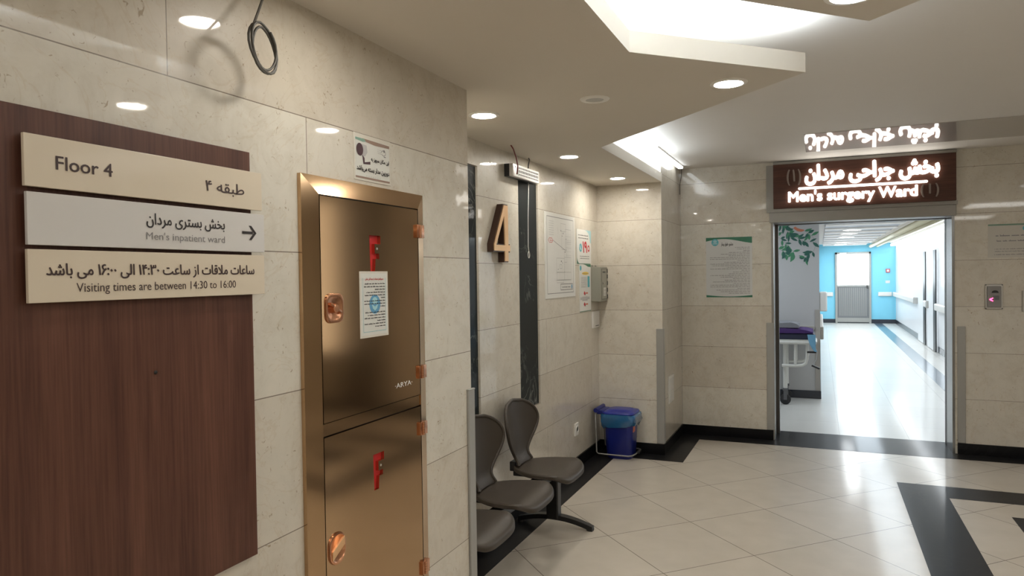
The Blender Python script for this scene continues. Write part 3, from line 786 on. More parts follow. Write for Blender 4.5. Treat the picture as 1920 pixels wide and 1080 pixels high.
t = MB(); t.tube([(XA+.12, 4.000, ZS+.001), (XA+.115, 4.05, 2.385), (XA+.10, 4.13, 2.345), (XA+.085, 4.19, 2.30), (XA+.072, 4.205, 2.25)], .0042, 8); t.build('red_wire', WIRE_R, em, smooth='all')
t = MB(); t.tube([(XA+.035, 4.50, ZS+.001), (XA+.045, 4.49, 2.385), (XA+.045, 4.47, 2.35), (XA+.04, 4.475, 2.315)], .004, 8); t.build('black_wire', BLACK, em, smooth='all')
t = MB(); t.tube([(XA+.022, 4.525, 2.24), (XA+.014, 4.528, 2.0), (XA+.010, 4.532, 1.80), (XA+.012, 4.537, 1.765)], .0028, 6)
t.tube([(XA+.012, 4.537+.014*math.cos(a), 1.742+.022*math.sin(a)) for a in [PI/2+i*2*PI/12 for i in range(12)]], .0028, 6, closed=True)
t.build('pull_cord', WHITEP, em, smooth='all')

mp = thing('floor_plan_poster', (XA, 5.22, 1.423), 'white floor plan poster on the alcove wall, right of the marble strip', 'poster')
MB().box(XA, XA+.004, 4.872, 5.570, 1.424, 2.070, .001).build('sheet', PAPER, mp)
MPp = PX(XA+.004)
t = MB(); pline(t, [(4.913, 2.040), (5.528, 2.040), (5.520, 1.460), (4.916, 1.460)], .0045, MPp, closed=True); t.build('border_line', INK_G, mp)
t = MB()
def R4(u0, u1, v0, v1, th=.003): pline(t, [(u0, v0), (u1, v0), (u1, v1), (u0, v1)], th, MPp, closed=True)
R4(5.22, 5.34, 1.94, 2.00); R4(5.33, 5.47, 1.86, 1.96); R4(5.24, 5.33, 1.80, 1.94); R4(5.30, 5.36, 1.70, 1.80); R4(5.12, 5.30, 1.62, 1.73); R4(5.30, 5.46, 1.56, 1.74); R4(5.12, 5.46, 1.56, 1.62); R4(5.12, 5.28, 1.54, 1.56)
for k in range(7): seg(t, (5.34+k*.02, 1.80), (5.34+k*.02, 1.93), .0018, MPp)
for k in range(6): seg(t, (5.33, 1.755+k*.03), (5.47, 1.755+k*.03), .0018, MPp)
for k in range(8): seg(t, (5.14+k*.038, 1.56), (5.14+k*.038, 1.62), .0018, MPp)
for k in range(6): seg(t, (5.31+k*.025, 1.64), (5.31+k*.025, 1.74), .0018, MPp)
R4(5.19, 5.24, 1.65, 1.68); seg(t, (5.15, 1.97), (5.16, 1.915), .003, MPp)
t.build('plan_lines', INK_L, mp); t = MB()
for k in range(7):
    scribble(t, 4.945, 5.06, 2.005-k*.017, .006, MPp, frac=.9)
t.build('plan_legend', INK_L, mp)
t = MB()
for u, v, s in ((5.22, 1.94, .012), (5.27, 1.92, .014), (5.25, 1.90, .010), (5.31, 1.775, .014), (5.33, 1.79, .010), (5.22, 1.70, .016), (5.25, 1.69, .010), (5.34, 1.88, .010), (5.15, 1.64, .01), (5.30, 1.62, .008)): flat(t, rect(u, u+s, v, v+s*.7), MPp, .0008)
seg(t, (5.05, 1.862), (5.32, 1.795), .0035, MPp, .0008); t.build('plan_marks', INK_G, mp); t = MB(); R4(5.205, 5.50, 1.483, 1.528, .005); scribble(t, 5.24, 5.44, 1.500, .012, MPp, .0008)
t.build('title_block', INK_G, mp)
t = MB(); pline(t, [(4.945+.048+(.048+.004*math.cos(6*a))*math.cos(a), 1.862+(.017+.002*math.cos(6*a))*math.sin(a)) for a in [i*2*PI/36 for i in range(36)]], .004, MPp, .0009, True); scribble(t, 4.965, 5.03, 1.858, .008, MPp, .0009); t.build('callout', INK_R, mp)
t = MB(); flat(t, ell(5.476, 1.505, .014, .018), MPp, .0009); t.build('emblem', INK_BL, mp)

ph = thing('poster', (XA, 5.82, 1.69), 'white poster with the red number 190 in Persian digits, right of the floor plan', 'poster')
MB().box(XA, XA+.003, 5.620, 6.020, 1.690, 1.982).build('sheet', PAPER, ph)
HP = PX(XA+.003)
t = MB(); flat(t, [(5.84, 1.982), (5.90, 1.974), (5.95, 1.955), (5.975, 1.925), (5.99, 1.88), (6.02, 1.87), (6.02, 1.982)], HP); t.build('corner_swash', INK_PT, ph)
t = MB(); flat(t, [(5.62, 1.690), (5.72, 1.690), (5.66, 1.70), (5.635, 1.72), (5.62, 1.745)], HP); flat(t, rect(5.70, 6.0, 1.690, 1.6945), HP); t.build('bottom_swash', INK_GR, ph)
text('number', '۱۹', HP, (5.778, 5.905, 1.785, 1.885), INK_R, ph, .06)
t = MB(); pline(t, [(5.945+.026*math.cos(a), 1.826+.022*math.sin(a)) for a in [i*2*PI/20 for i in range(20)]], .014, HP, .0009, True); t.build('number', INK_R, ph)
t = MB(); flat(t, ell(5.722, 1.827, .038, .035), HP); t.build('phone_disc', INK_T, ph)
t = MB(); pline(t, [(5.705, 1.845), (5.712, 1.826), (5.738, 1.810)], .012, HP, .0009); t.build('phone_picture', PAPER, ph)
t = MB(); scribble(t, 5.652, 5.936, 1.930, .010, HP); scribble(t, 5.652, 5.936, 1.906, .010, HP); t.build('printed_lines', INK, ph); t = MB(); scribble(t, 5.70, 5.958, 1.754, .007, HP); scribble(t, 5.70, 5.958, 1.735, .007, HP); t.build('printed_lines', INK, ph)

np_ = thing('poster', (XA, 5.85, 1.283), 'narrow white poster with a yellow label under the red number poster', 'poster')
MB().box(XA, XA+.003, 5.682, 6.000, 1.283, 1.688).build('sheet', PAPER, np_)
KP = PX(XA+.003)
t = MB(); flat(t, [(5.79, 1.688), (6.0, 1.688), (6.0, 1.665), (5.92, 1.668), (5.85, 1.682)], KP); t.build('green_band', INK_GR, np_)
t = MB(); flat(t, rect(5.682, 6.0, 1.283, 1.288), KP); t.build('green_band', INK_GR, np_)
t = MB(); flat(t, ell(5.845, 1.610, .095, .013), KP); t.build('yellow_label', INK_Y, np_)
t = MB(); flat(t, ell(5.715, 1.655, .025, .022), KP); t.build('emblem', INK_T, np_)
t = MB(); flat(t, rect(5.905, 5.965, 1.49, 1.585), KP); t.build('blue_block', INK_T, np_)
t = MB(); scribble(t, 5.765, 5.925, 1.606, .010, KP, .0009)
for k in range(9): scribble(t, 5.72, 5.885, 1.575-k*.0105, .005, KP)
for z in (1.42, 1.325): flat(t, [(5.80, z+.012), (5.845, z+.024), (5.845, z)], KP)
t.build('printed_lines', INK_G, np_)
t = MB(); flat(t, [(5.79, 1.44), (5.815, 1.46), (5.84, 1.44), (5.815, 1.42)], KP, .001); t.build('red_mark', INK_R, np_)
t = MB(); flat(t, [(5.79, 1.345), (5.815, 1.365), (5.84, 1.345), (5.815, 1.325)], KP, .001); t.build('red_mark', INK_R, np_)
t = MB(); flat(t, rect(5.85, 5.91, 1.434, 1.446), KP); t.build('orange_mark', ORANGE, np_)
t = MB(); flat(t, rect(5.85, 5.91, 1.339, 1.351), KP); t.build('orange_mark', ORANGE, np_)
t = MB(); flat(t, [(5.70, 1.385), (5.75, 1.385), (5.75, 1.375), (5.90, 1.375), (5.90, 1.385), (5.96, 1.385), (5.96, 1.407), (5.90, 1.407), (5.90, 1.412), (5.75, 1.412), (5.75, 1.407), (5.70, 1.407)], KP); t.build('grey_block', INK_L, np_)

# complaints box
cb = thing('suggestion_box', (XA, 6.12, 1.36), 'grey green metal suggestion box on the alcove wall beside the narrow poster', 'box')
bx0, bx1, by0, by1, bz0, bz1 = XA, XA+.088, 6.018, 6.228, 1.360, 1.666
MB().box(bx0, bx1, by0, by1, bz0, bz1, .003).build('body', GREYBOX, cb)
t = MB(); t.box(bx1, bx1+.0008, by0+.028, by1-.010, bz0+.018, bz1-.016); t.build('door_gap', BLACK, cb)
t = MB(); t.box(bx1+.0008, bx1+.003, by0+.031, by1-.018, bz0+.022, bz1-.020, .0008); cd = t.build('door', GREYBOX, cb)
t = MB(); t.box(bx1+.003, bx1+.0036, by0+.055, by0+.145, 1.612, 1.626); t.build('slot', BLACK, cb)
t = MB(); t.lathe([(.009, 0), (.009, .010), (.0001, .011)], (bx1+.003, by0+.062, 1.522), 'X', 12); t.build('lock', STEEL, cd)
t = MB(); t.box(bx1+.003, bx1+.0036, by0+.080, by0+.155, 1.408, 1.482); lb = t.build('paper_label', PAPER, cd)
t = MB(); [scribble(t, by0+.086, by0+.150, z, .006, PX(bx1+.0036)) for z in (1.462, 1.450, 1.430, 1.420)]; t.build('printed_lines', INK_G, lb)
for z in (1.40, 1.46, 1.52, 1.58, 1.63):
    t = MB(); t.box(bx1-.004, bx1+.005, by1-.012, by1+.003, z-.018, z+.018); t.build('hinge', BLACK, cb)
for y in (6.045, 6.15):
    t = MB(); t.box(bx0, bx0+.012, y-.014, y+.014, bz1, bz1+.016, .004); t.build('hanger', GREYBOX, cb)

ws = thing('door_phone', (XA, 6.12, 1.12), 'slim white wall unit with a dark slot under the grey suggestion box', 'wall unit')
MB().box(XA, XA+.016, 6.018, 6.215, 1.124, 1.270, .003).build('plate', WHITEP, ws)
t = MB(); t.box(XA+.016, XA+.0175, 6.09, 6.19, 1.138, 1.144); t.build('slot', BLACK, ws)

sk = thing('power_socket', (XA, 5.545, .272), 'white power socket low on the alcove wall above the black baseboard', 'socket')
MB().box(XA, XA+.010, 5.497, 5.590, .276, .378, .003).build('plate', WHITEP, sk)
t = MB(); t.lathe([(.029, .010), (.029, .016), (.024, .016), (.022, .004)], (XA, 5.545, .327), 'X', 24); t.build('outlet', WHITEP, sk, smooth=40)
sw = thing('data_outlet', (XC, 6.575, .41), 'white double outlet plate low on the side of the pillar', 'outlet')
MB().box(XC, XC+.010, 6.455, 6.690, .412, .660, .003).build('plate', WHITEP, sw)
for z in (.435, .545):
    t = MB(); t.box(XC+.010, XC+.014, 6.50, 6.645, z, z+.09, .002); t.build('outlet', WHITEP, sw)

# ------------------------------------------------------------------ row of brown seats on a beam
bn = thing('beam_seating', (-1.58, 3.55, 0), 'row of three brown moulded plastic seats on a black beam in the alcove', 'bench')
SX0, SX1, SZ = -1.765, -1.362, .417
def seat_out(n=72):
    pts = []
    for i in range(n):
        a = i*2*PI/n; c, s = math.cos(a), math.sin(a)
        e = .36 if c > 0 else .8
        x = math.copysign(abs(c)**e, c); y = math.copysign(abs(s)**(.42 if c > 0 else .62), s)
        k = (x+1)/2
        hw = .150+.088*math.sin(min(1, k/.74)*PI/2)
        if k > .78: hw -= .030*((k-.78)/.22)**1.5
        pts.append((SX0+(SX1-SX0)*k, y*hw))
    return pts
def seat_mesh(yc):
    t = MB(); out = seat_out(); cx = -1.57
    rings = []
    for k in (1.0, .97, .9, .75, .55, .3, .08):
        ring = []
        for x, y in out:
            X = cx+(x-cx)*k; Y = y*k
            z = SZ+.012*(abs(Y)/.235)**2-.010*(1-((X-cx)/.2)**2)
            f = (X-(SX1-.085))/.085
            if f > 0: z -= .042*f**1.7
            r = (SX0+.06-X)/.06
            if r > 0: z += .012*r
            if k == 1.0: z -= .006
            ring.append(Vector((X, yc+Y, z)))
        rings.append(ring)
    low = [[Vector((p.x, p.y, p.z-.016)) for p in rings[0]]]+[[Vector((cx+(p.x-cx)*k, yc+(p.y-yc)*k, p.z-.024)) for p in rings[0]] for k in (.93, .5)]
    t.loft(low[::-1]+rings); return t
def back_pt(u, s):
    """u -1..1 across, s 0..1 up; s=0 is the narrow stem at the seat"""
    z = .425+s*.385
    # half width: narrow stem, then widening like a keyhole and round on top
    if s < .16: hw = .108-.01*math.sin(s/.16*PI)
    else:
        q = (s-.16)/.84
        hw = .108+.142*math.sin(min(q/.60, 1)*PI/2)**1.2
        if q > .55: hw *= math.sqrt(max(0, 1-((q-.55)/.45)**2.3))*.999+.001
    y = u*hw
    x = -1.735-.055*s-.030*math.exp(-((s-.18)/.14)**2)*0 + .05*(y/.235)**2 + .022*math.exp(-(s/.10)**2)
    return Vector((x, y, z))
def back_mesh(yc):
    t = MB(); ns, nu = 26, 14
    f = [[back_pt(-1+2*j/nu, min(i/ns, .9995))+Vector((0, yc, 0)) for j in range(nu+1)] for i in range(ns+1)]
    b = [[p-Vector((.012, 0, 0)) for p in r] for r in f]
    rings = [r+bb[::-1] for r, bb in zip(f, b)]
    t.loft(rings)
    # the rolled rim
    L = [back_pt(-1, min(i/ns, .9995)) for i in range(ns+1)]; Rr = [back_pt(1, min(i/ns, .9995)) for i in range(ns+1)]
    t.tube([p+Vector((-.003, yc, 0)) for p in L+Rr[::-1]], .0105, 8)
    return t
for k, yc in enumerate((4.105, 3.55, 2.995)):
    s = seat_mesh(yc).build('seat', SEATM, bn, smooth=50)
    b = back_mesh(yc).build('backrest', SEATM, bn, smooth=50)
    t = MB(); t.box(-1.775, -1.735, yc-.095, yc+.095, .385, .445, .006); t.box(-1.76, -1.47, yc-.075, yc+.075, .352, .394, .004); t.build('seat_bracket', BLACK, bn)
    if k:
        t = MB(); t.box(-1.62, -1.50, yc+.245, yc+.31, .368, .376); t.build('link_plate', WHITEP, bn)
MB().box(-1.625, -1.555, 2.76, 4.36, .300, .355, .004).build('beam', BLACK, bn)
for yc in (4.225, 2.86):
    t = MB(); t.box(-1.605, -1.525, yc-.035, yc+.035, .05, .315, .008); t.build('leg', BLACK, bn)
    t = MB()
    n = 14; rings = []
    for i in range(n+1):
        k = i/n; x = -1.805+k*.50; z = .020+.045*(1-(2*k-.95)**2); hw = .030-.008*abs(2*k-1)
        rings.append([Vector((x, yc-hw, z-.016)), Vector((x, yc+hw, z-.016)), Vector((x, yc+hw*.9, z+.012)), Vector((x, yc-hw*.9, z+.012))])
    t.loft(rings); ft = t.build('foot', BLACK, bn, smooth=30)
    for x in (-1.790, -1.325):
        t = MB(); t.lathe([(.022, 0), (.024, .006), (.020, .022)], (x, yc, 0), 'Z', 16); t.build('foot_pad', RUBBER, ft, smooth=40)

# ------------------------------------------------------------------ blue pedal bin
wb = thing('pedal_bin', (-1.60, 6.06, 0), 'blue plastic pedal bin with a blue bag in the alcove corner', 'bin')
bcx, bcy = -1.605, 6.065
def ringb(hx, hy, z, r=.05, dx=0): return [Vector((bcx+dx+u, bcy+v, z)) for u, v in rrect(-hx, hx, -hy, hy, r)]
t = MB(); t.loft([ringb(.104, .104, 0), ringb(.112, .112, .02), ringb(.128, .126, .34), ringb(.132, .130, .375)]); body = t.build('body', BLUE, wb, smooth=40)
t = MB(); rngs = []
n = len(ringb(.1, .1, 0))
random.seed(3)
for k, (ex, z) in enumerate(((.136, .388), (.150, .384), (.156, .360), (.158, .328), (.150, .288), (.137, .262))):
    base = ringb(ex, ex-.006, z, .06); o = []
    for i, p in enumerate(base):
        jig = .007*math.sin(i*1.7+k*1.3)+.005*math.sin(i*2.9-k) if k else 0
        dz = (-.022*math.sin(i*.27-2.2)+random.uniform(-.012, .012)) if k > 2 else 0
        d = (p-Vector((bcx, bcy, z))).normalized(); o.append(p+d*jig+Vector((0, 0, dz)))
    rngs.append(o)
t.loft(rngs, cap=False); t.build('bag_liner', BAG, wb, smooth=70)
t = MB(); t.loft([ringb(.140, .136, .385), ringb(.143, .139, .394), ringb(.136, .131, .406), ringb(.106, .100, .411), ringb(.096, .090, .420), ringb(.02, .02, .421, .01)]); lid = t.build('lid', BLUE_L, wb, smooth=40)
t = MB(); t.box(bcx-.195, bcx-.125, bcy-.10, bcy+.10, .375, .412, .010)
t.tube([(bcx-.195, bcy-.12, .412), (bcx-.195, bcy+.12, .412)], .020, 12)
t.build('hinge_bar', BLUE, wb, smooth=40)
t = MB()
t.tube([(bcx-.20, bcy-.112, .39), (bcx-.19, bcy-.135, .25), (bcx-.185, bcy-.14, .055), (bcx-.165, bcy-.147, .042), (bcx+.10, bcy-.150, .042), (bcx+.125, bcy-.138, .045), (bcx+.146, bcy-.09, .050), (bcx+.148, bcy+.09, .050), (bcx+.12, bcy+.135, .045), (bcx-.16, bcy+.14, .042), (bcx-.185, bcy+.135, .055), (bcx-.2, bcy+.112, .41)], .0065, 8)
t.build('pedal_rod', mat('dull grey rod', (.26, .25, .24), .4, .5), wb, smooth='all')
t = MB(); t.box(bcx+.140, bcx+.168, bcy-.045, bcy+.045, .043, .062, .005); t.build('pedal', BLACK, wb)
t = MB(); t.box(bcx+.118, bcx+.1285, bcy-.075, bcy-.02, .235, .285); t.build('sticker', ORANGE, wb)

# ------------------------------------------------------------------ recessed downlights and speaker
GRP = None
def downlight(x, y, label, first=[None]):
    if first[0] is None:
        o = thing('recessed_downlight', (x, y, ZS), label, 'ceiling light')
        t = MB(); t.lathe([(.056, -.001), (.056, .004), (.060, -.006), (.076, -.004), (.078, 0)], (x, y, ZS), 'Z', 40); t.build('rim', RIM, o, smooth=50)
        t = MB(); t.lathe([(.0565, -.0022), (.0565, -.0012)], (x, y, ZS), 'Z', 32); t.build('diffuser', DIFF, o)
        first[0] = o
    else:
        o = copy_tree(first[0]); o.location = (x, y, ZS); o['label'] = label
    return o
downlight(-1.525, 3.194, 'lit downlight over the alcove beside the near stone corner')
downlight(-1.547, 4.568, 'lit downlight over the alcove, second from the near stone corner')
downlight(-1.537, 5.786, 'lit downlight over the alcove corner, nearest the blue bin')
downlight(-.347, 3.128, 'lit downlight in the pointed tip of the dropped ceiling')
downlight(.092, 2.290, 'lit downlight cut by the top edge, in the dropped square panel')
downlight(-1.024, 1.644, 'lit downlight above the bronze cabinet, outside the view')
downlight(-1.02, .2, 'added lit downlight above the walnut board, outside the view')  # this one and the next are unseen, added for ambient light
downlight(-1.02, -1.3, 'added lit downlight behind the viewer over the left wall')
for o in list(COL.objects):
    if o.name.startswith('recessed_downlight') and o.location.y < 2 and o.location.x < -1:
        d = [c for c in o.children if c.name.startswith('diffuser')][0]; d.data = d.data.copy(); d.data.materials[0] = DIFF_D
sp = thing('ceiling_speaker', (-.935, 3.135, ZS), 'round unlit ceiling speaker between two lit downlights', 'speaker')
t = MB(); t.lathe([(.040, -.002), (.042, -.006), (.064, -.005), (.068, 0)], (-.935, 3.135, ZS), 'Z', 40); t.build('rim', RIM, sp, smooth=50)
t = MB(); t.lathe([(.041, -.003), (.041, -.001)], (-.935, 3.135, ZS), 'Z', 32); t.build('grille', mat('grey speaker grille', (.55, .55, .53), .6, noise=.3, nscale=400), sp)

lb_ = thing('linear_lamp', (-1.21, 6.5, ZU), 'slim lit tube lamp on the ceiling at the top of the pillar', 'ceiling light')
MB().box(-1.238, -1.190, 5.75, 6.95, ZU-.012, ZU, .003).build('housing', RIM, lb_)
MB().box(-1.236, -1.192, 5.77, 6.90, ZU-.030, ZU-.012, .006).build('diffuser', mat('lit tube', (.9, .9, .9), .5, emit=(.9, .96, 1), est=5), lb_)
t = MB(); t.tube([(-1.242, D-.03, ZU), (-1.245, D-.03, 2.55), (-1.262, D-.04, 2.46), (-1.262+.004, D-.05, 2.375)], .0035, 6); t.build('hanging_wire', CABLE, smooth='all')
props(bpy.data.objects['hanging_wire'], 'thin loose wire hanging from the ceiling in the corner right of the pillar', 'wire')

# ------------------------------------------------------------------ lit ward sign over the doorway
wsn = thing('ward_sign', (.34, D-.05, 2.19), 'walnut sign box with lit white ward lettering above the doorway', 'sign')
MB().box(-.392, 1.080, D-.052, D, 2.190, 2.600, .002).build('sign_box', WALNUT_H, wsn)
t = MB(); t.box(-.455, 1.095, D-.020, D-.0005, 2.158, 2.19); t.box(-.455, -.392, D-.020, D-.0005, 2.19, 2.60); t.box(-.392, 1.085, D-.056, D-.0005, 2.600, 2.624); t.build('surround', FRAME_G, wsn)
VP = PY(D-.052)
text('lit_lettering', 'بخش جراحی مردان', VP, (-.120, .958, 2.385, 2.580), SIGNLIT, wsn, .046, depth=.018, w=.002)
text('lit_lettering', "Men's surgery Ward", VP, (-.262, .790, 2.212, 2.345), SIGNLIT, wsn, .034, depth=.018, w=.002)
t = MB(); t.prism(rrect(-.174, .866, 2.354, 2.374, .009), VP, .002, .018); t.build('lit_bar', SIGNLIT, wsn)
text('unlit_lettering', '( ۱ )', VP, (-.275, -.148, 2.395, 2.545), SIGNDIM, wsn, .03, depth=.016, w=.002, label='unlit grey bracketed numeral')
text('unlit_lettering', '( 1 )', VP, (.812, .950, 2.225, 2.345), SIGNDIM, wsn, .03, depth=.016, w=.002, label='unlit grey bracketed numeral')

# ------------------------------------------------------------------ back wall posters and devices
rp = thing('poster', (-.805, D, 1.36), 'large printed notice with green edges on the stone wall left of the doorway', 'poster')
MB().box(-1.018, -.589, D-.003, D, 1.359, 1.941).build('sheet', mat('dim white poster', (.62, .62, .60), .5, coat=.3), rp)
RP = PY(D-.003)
def wave(u0, u1, vtop, f, n=16):
    us = [u0+(u1-u0)*i/n for i in range(n+1)]
    return [(u, vtop) for u in us]+[(u, f((u-u0)/(u1-u0))) for u in reversed(us)]
t = MB(); flat(t, wave(-1.018, -.589, 1.941, lambda k: 1.941-.036+.022*math.sin(k*PI*1.35)-.006*k), RP); flat(t, wave(-1.018, -.589, 1.359, lambda k: 1.359+.022-.016*math.sin(k*PI)*.9), RP); t.build('green_edge', INK_GR, rp)
t = MB(); flat(t, ell(-.932, 1.893, .034, .034), RP, .0009); t.build('emblem', INK_T, rp)
t = MB(); flat(t, ell(-.932, 1.902, .018, .014), RP, .0012); flat(t, rect(-.955, -.909, 1.875, 1.886), RP, .0012); t.build('emblem_figure', INK_PT, rp)
text('heading', 'منشور حقوق بیمار', RP, (-.875, -.763, 1.852, 1.893), INK, rp, .02)
t = MB()
fr = [.35, .3, .15, .5, .7, .5, .95, .95, .3, .6, .95, .9, .55, .95, .2, .4, .5, .95, .7, .4, .6, .9, .4, .95, .95, .3, .8, .7, .5]
for i, k in enumerate(fr): scribble(t, -1.0, -.610, 1.838-i*.0158, .0072, RP, frac=k)
t.build('printed_lines', INK_G, rp)

kp = thing('keypad', (1.355, D, 1.255), 'grey access keypad with a red light on the stone wall right of the doorway', 'keypad')
MB().box(1.292, 1.420, D-.014, D, 1.256, 1.468, .004).build('back_plate', STEEL, kp)
MB().box(1.306, 1.406, D-.032, D-.014, 1.272, 1.452, .006).build('body', mat('grey keypad plastic', (.27, .26, .25), .45), kp)
t = MB(); t.prism([(1.335+.025*(1+math.cos(a)), 1.395+.022*math.sin(a)) for a in [PI*i/10 for i in range(11)]], PY(D-.032), 0, .003); t.build('sensor_hood', BLACK, kp)
t = MB(); t.prism(rrect(1.345, 1.39, 1.335, 1.372, .004), PY(D-.032), 0, .002)
for i in range(3):
    for j in range(3): t.box(1.35+i*.013, 1.359+i*.013, D-.0365, D-.034, 1.339+j*.011, 1.346+j*.011)
t.build('buttons', mat('grey buttons', (.16, .16, .17), .5), kp)
t = MB(); pline(t, [(1.345, 1.352), (1.322, 1.338), (1.345, 1.326)], .007, PY(D-.032), .002); flat(t, ell(1.326, 1.340, .007, .006, 10), PY(D-.032), .0025); t.build('indicator', LEDRED, kp)
for u in (1.298, 1.414):
    for v in (1.262, 1.462):
        t = MB(); t.lathe([(.005, 0), (.004, .003), (.0001, .0035)], (u, D-.014, v), 'Y2', 10); t.build('screw', STEEL_D, kp)
r2 = thing('poster', (1.47, D, 1.69), 'pale notice with a green top line on the stone wall above the keypad', 'poster')
MB().box(1.316, 1.640, D-.003, D, 1.692, 1.975).build('sheet', mat('dim laminated notice', (.55, .52, .46), .3, coat=.5), r2)
R2 = PY(D-.003)
t = MB(); flat(t, rect(1.316, 1.640, 1.962, 1.975), R2); t.build('green_band', mat('faded green ink', (.18, .30, .22), .5), r2)
t = MB(); flat(t, ell(1.585, 1.935, .025, .022), R2); t.build('emblem', INK_T, r2)
t = MB(); scribble(t, 1.37, 1.61, 1.872, .016, R2); scribble(t, 1.37, 1.60, 1.828, .014, R2); scribble(t, 1.36, 1.62, 1.762, .008, R2); scribble(t, 1.36, 1.62, 1.742, .008, R2); scribble(t, 1.36, 1.60, 1.715, .008, R2); t.build('printed_lines', INK_G, r2)
r3 = thing('push_plate', (1.62, D, 1.235), 'steel push plate at the right edge of the view beside the keypad', 'switch')
MB().box(1.555, 1.69, D-.014, D, 1.236, 1.412, .004).build('plate', STEEL, r3)
MB().box(1.575, 1.67, D-.018, D-.014, 1.256, 1.392, .003).build('button', WHITEP, r3)

# ------------------------------------------------------------------ ward corridor: end door
d2_ = props(bpy.data.objects.new('door_2', None), kind='structure'); COL.objects.link(d2_); d2_.location = (.95, YE, 0); ORG['door_2'] = Vector((.95, YE, 0))
ex0, ex1, ezt = .445, 1.435, 2.165
for a, b in ((ex0, ex0+.06), (ex1-.06, ex1)):
    MB().box(a, b, YE-.06, YE, 0, ezt, .004).build('jamb', ALU, d2_)
MB().box(ex0, ex1, YE-.06, YE, ezt-.06, ezt, .004).build('lintel', ALU, d2_)
t = MB(); t.box(ex0+.06, ex1-.06, YE-.04, YE, .03, 1.14, .004); t.build('panel', mat('ribbed grey panel', (.20, .205, .21), .4, .3), d2_)
t = MB()
for k in range(14): t.box(ex0+.12+k*.055, ex0+.14+k*.055, YE-.046, YE-.04, .22, 1.08)
t.box(ex0+.06, ex1-.06, YE-.055, YE-.04, 1.11, 1.16); t.box(ex0+.06, ex1-.06, YE-.055, YE-.04, .03, .16); t.build('rail', ALU, d2_)
MB().box(ex0+.065, ex1-.065, YE-.03, YE-.01, 1.16, ezt-.06).build('lit_pane', SKYPANE, d2_)
t = MB(); t.box(ex0+.12, ex0+.32, YE-.10, YE-.06, ezt-.05, ezt-.01, .004); t.build('door_closer', WHITEP, d2_)
t = MB(); t.box(ex1-.13, ex1-.09, YE-.11, YE-.055, 1.06, 1.16, .006); t.build('door_handle', STEEL_D, d2_)
def simple(name, mb, m, label, cat, group=None, **k):
    return props(mb.build(name, m, **k), label, cat, group)
simple('bumper_rail', MB().box(.02, .385, YE-.05, YE, .82, .945, .015), WHITEP, 'short white bumper rail left of the far corridor door', 'rail')
simple('bumper_rail', MB().box(1.62, 1.99, YE-.05, YE, .82, .945, .015), WHITEP, 'short white bumper rail right of the far corridor door', 'rail')
al = thing('fire_call_point', (1.885, YE, 1.53), 'red call point on the blue wall right of the far door', 'alarm')
MB().box(1.83, 1.94, YE-.04, YE, 1.53, 1.64, .006).build('body', mat('red plastic', (.62, .12, .14), .4), al)
MB().box(1.855, 1.915, YE-.043, YE-.039, 1.555, 1.615).build('glass', WHITEP, al)
simple('light_switch', MB().box(1.82, 1.94, YE-.015, YE, 1.21, 1.29, .004), WHITEP, 'white switch under the red call point on the blue wall', 'switch')

# corridor right wall: doors with dark edges, handrails, cove lamp
def leafdoor(name, y0, y1):
    o = props(bpy.data.objects.new(name, None), kind='structure'); COL.objects.link(o); o.location = (XW, (y0+y1)/2, 0); ORG[name] = Vector((XW, (y0+y1)/2, 0))
    MB().box(XW-.03, XW, y0, y1, 0.0, 2.02, .004).build('frame', WHITEWALL, o)
    MB().box(XW-.045, XW-.03, y0+.35, y1-.10, 0.01, 1.96, .004).build('leaf', WHITEWALL, o)
    MB().box(XW-.048, XW-.031, y0+.02, y0+.33, 0.01, 1.98).build('dark_gap', BLACK, o)
    t = MB(); t.lathe([(.10, .046), (.10, .052), (.0001, .052)], (XW, y0+.85, 1.72), 'X', 20)
    for v in t.bm.verts: v.co.x = 2*XW-v.co.x
    t.build('round_window', SKYPANE, o)
leafdoor('door_3', 15.7, 17.0); leafdoor('door_4', 17.15, 18.5)
def rail_tube(name, y0, y1, label):
    o = thing(name, (XW, (y0+y1)/2, .8), label, 'handrail')
    MB().box(XW-.09, XW-.03, y0, y1, .82, .95, .02, 3).build('rail', WHITEP, o)
    t = MB()
    for k in range(int((y1-y0)//1.2)+1): t.box(XW-.04, XW, y0+.1+k*1.2, y0+.18+k*1.2, .86, .91)
    t.box(XW-.095, XW, y0-.01, y0+.05, .81, .96, .01); t.build('bracket', mat('grey end cap', (.4, .4, .38), .5), o)
rail_tube('handrail', 18.8, 23.9, 'white handrail along the corridor right wall near the far blue wall')
rail_tube('handrail', 16.7, 17.2, 'short white handrail between the dark door edges in the corridor')
rail_tube('handrail', 13.4, 15.6, 'white handrail nearest the doorway on the corridor right wall')
cl = thing('cove_lamp', (XW-.06, 14.5, ZC), 'long lit strip lamp along the top of the corridor right wall', 'ceiling light')
MB().box(XW-.14, XW, 8.2, 23.9, ZC-.05, ZC, .004).build('housing', WHITEP, cl)
MB().box(XW-.15, XW-.02, 8.3, 23.8, ZC-.10, ZC-.05, .01).build('diffuser', mat('lit strip', (.9, .9, .9), .5, emit=(.92, .97, 1), est=5), cl)
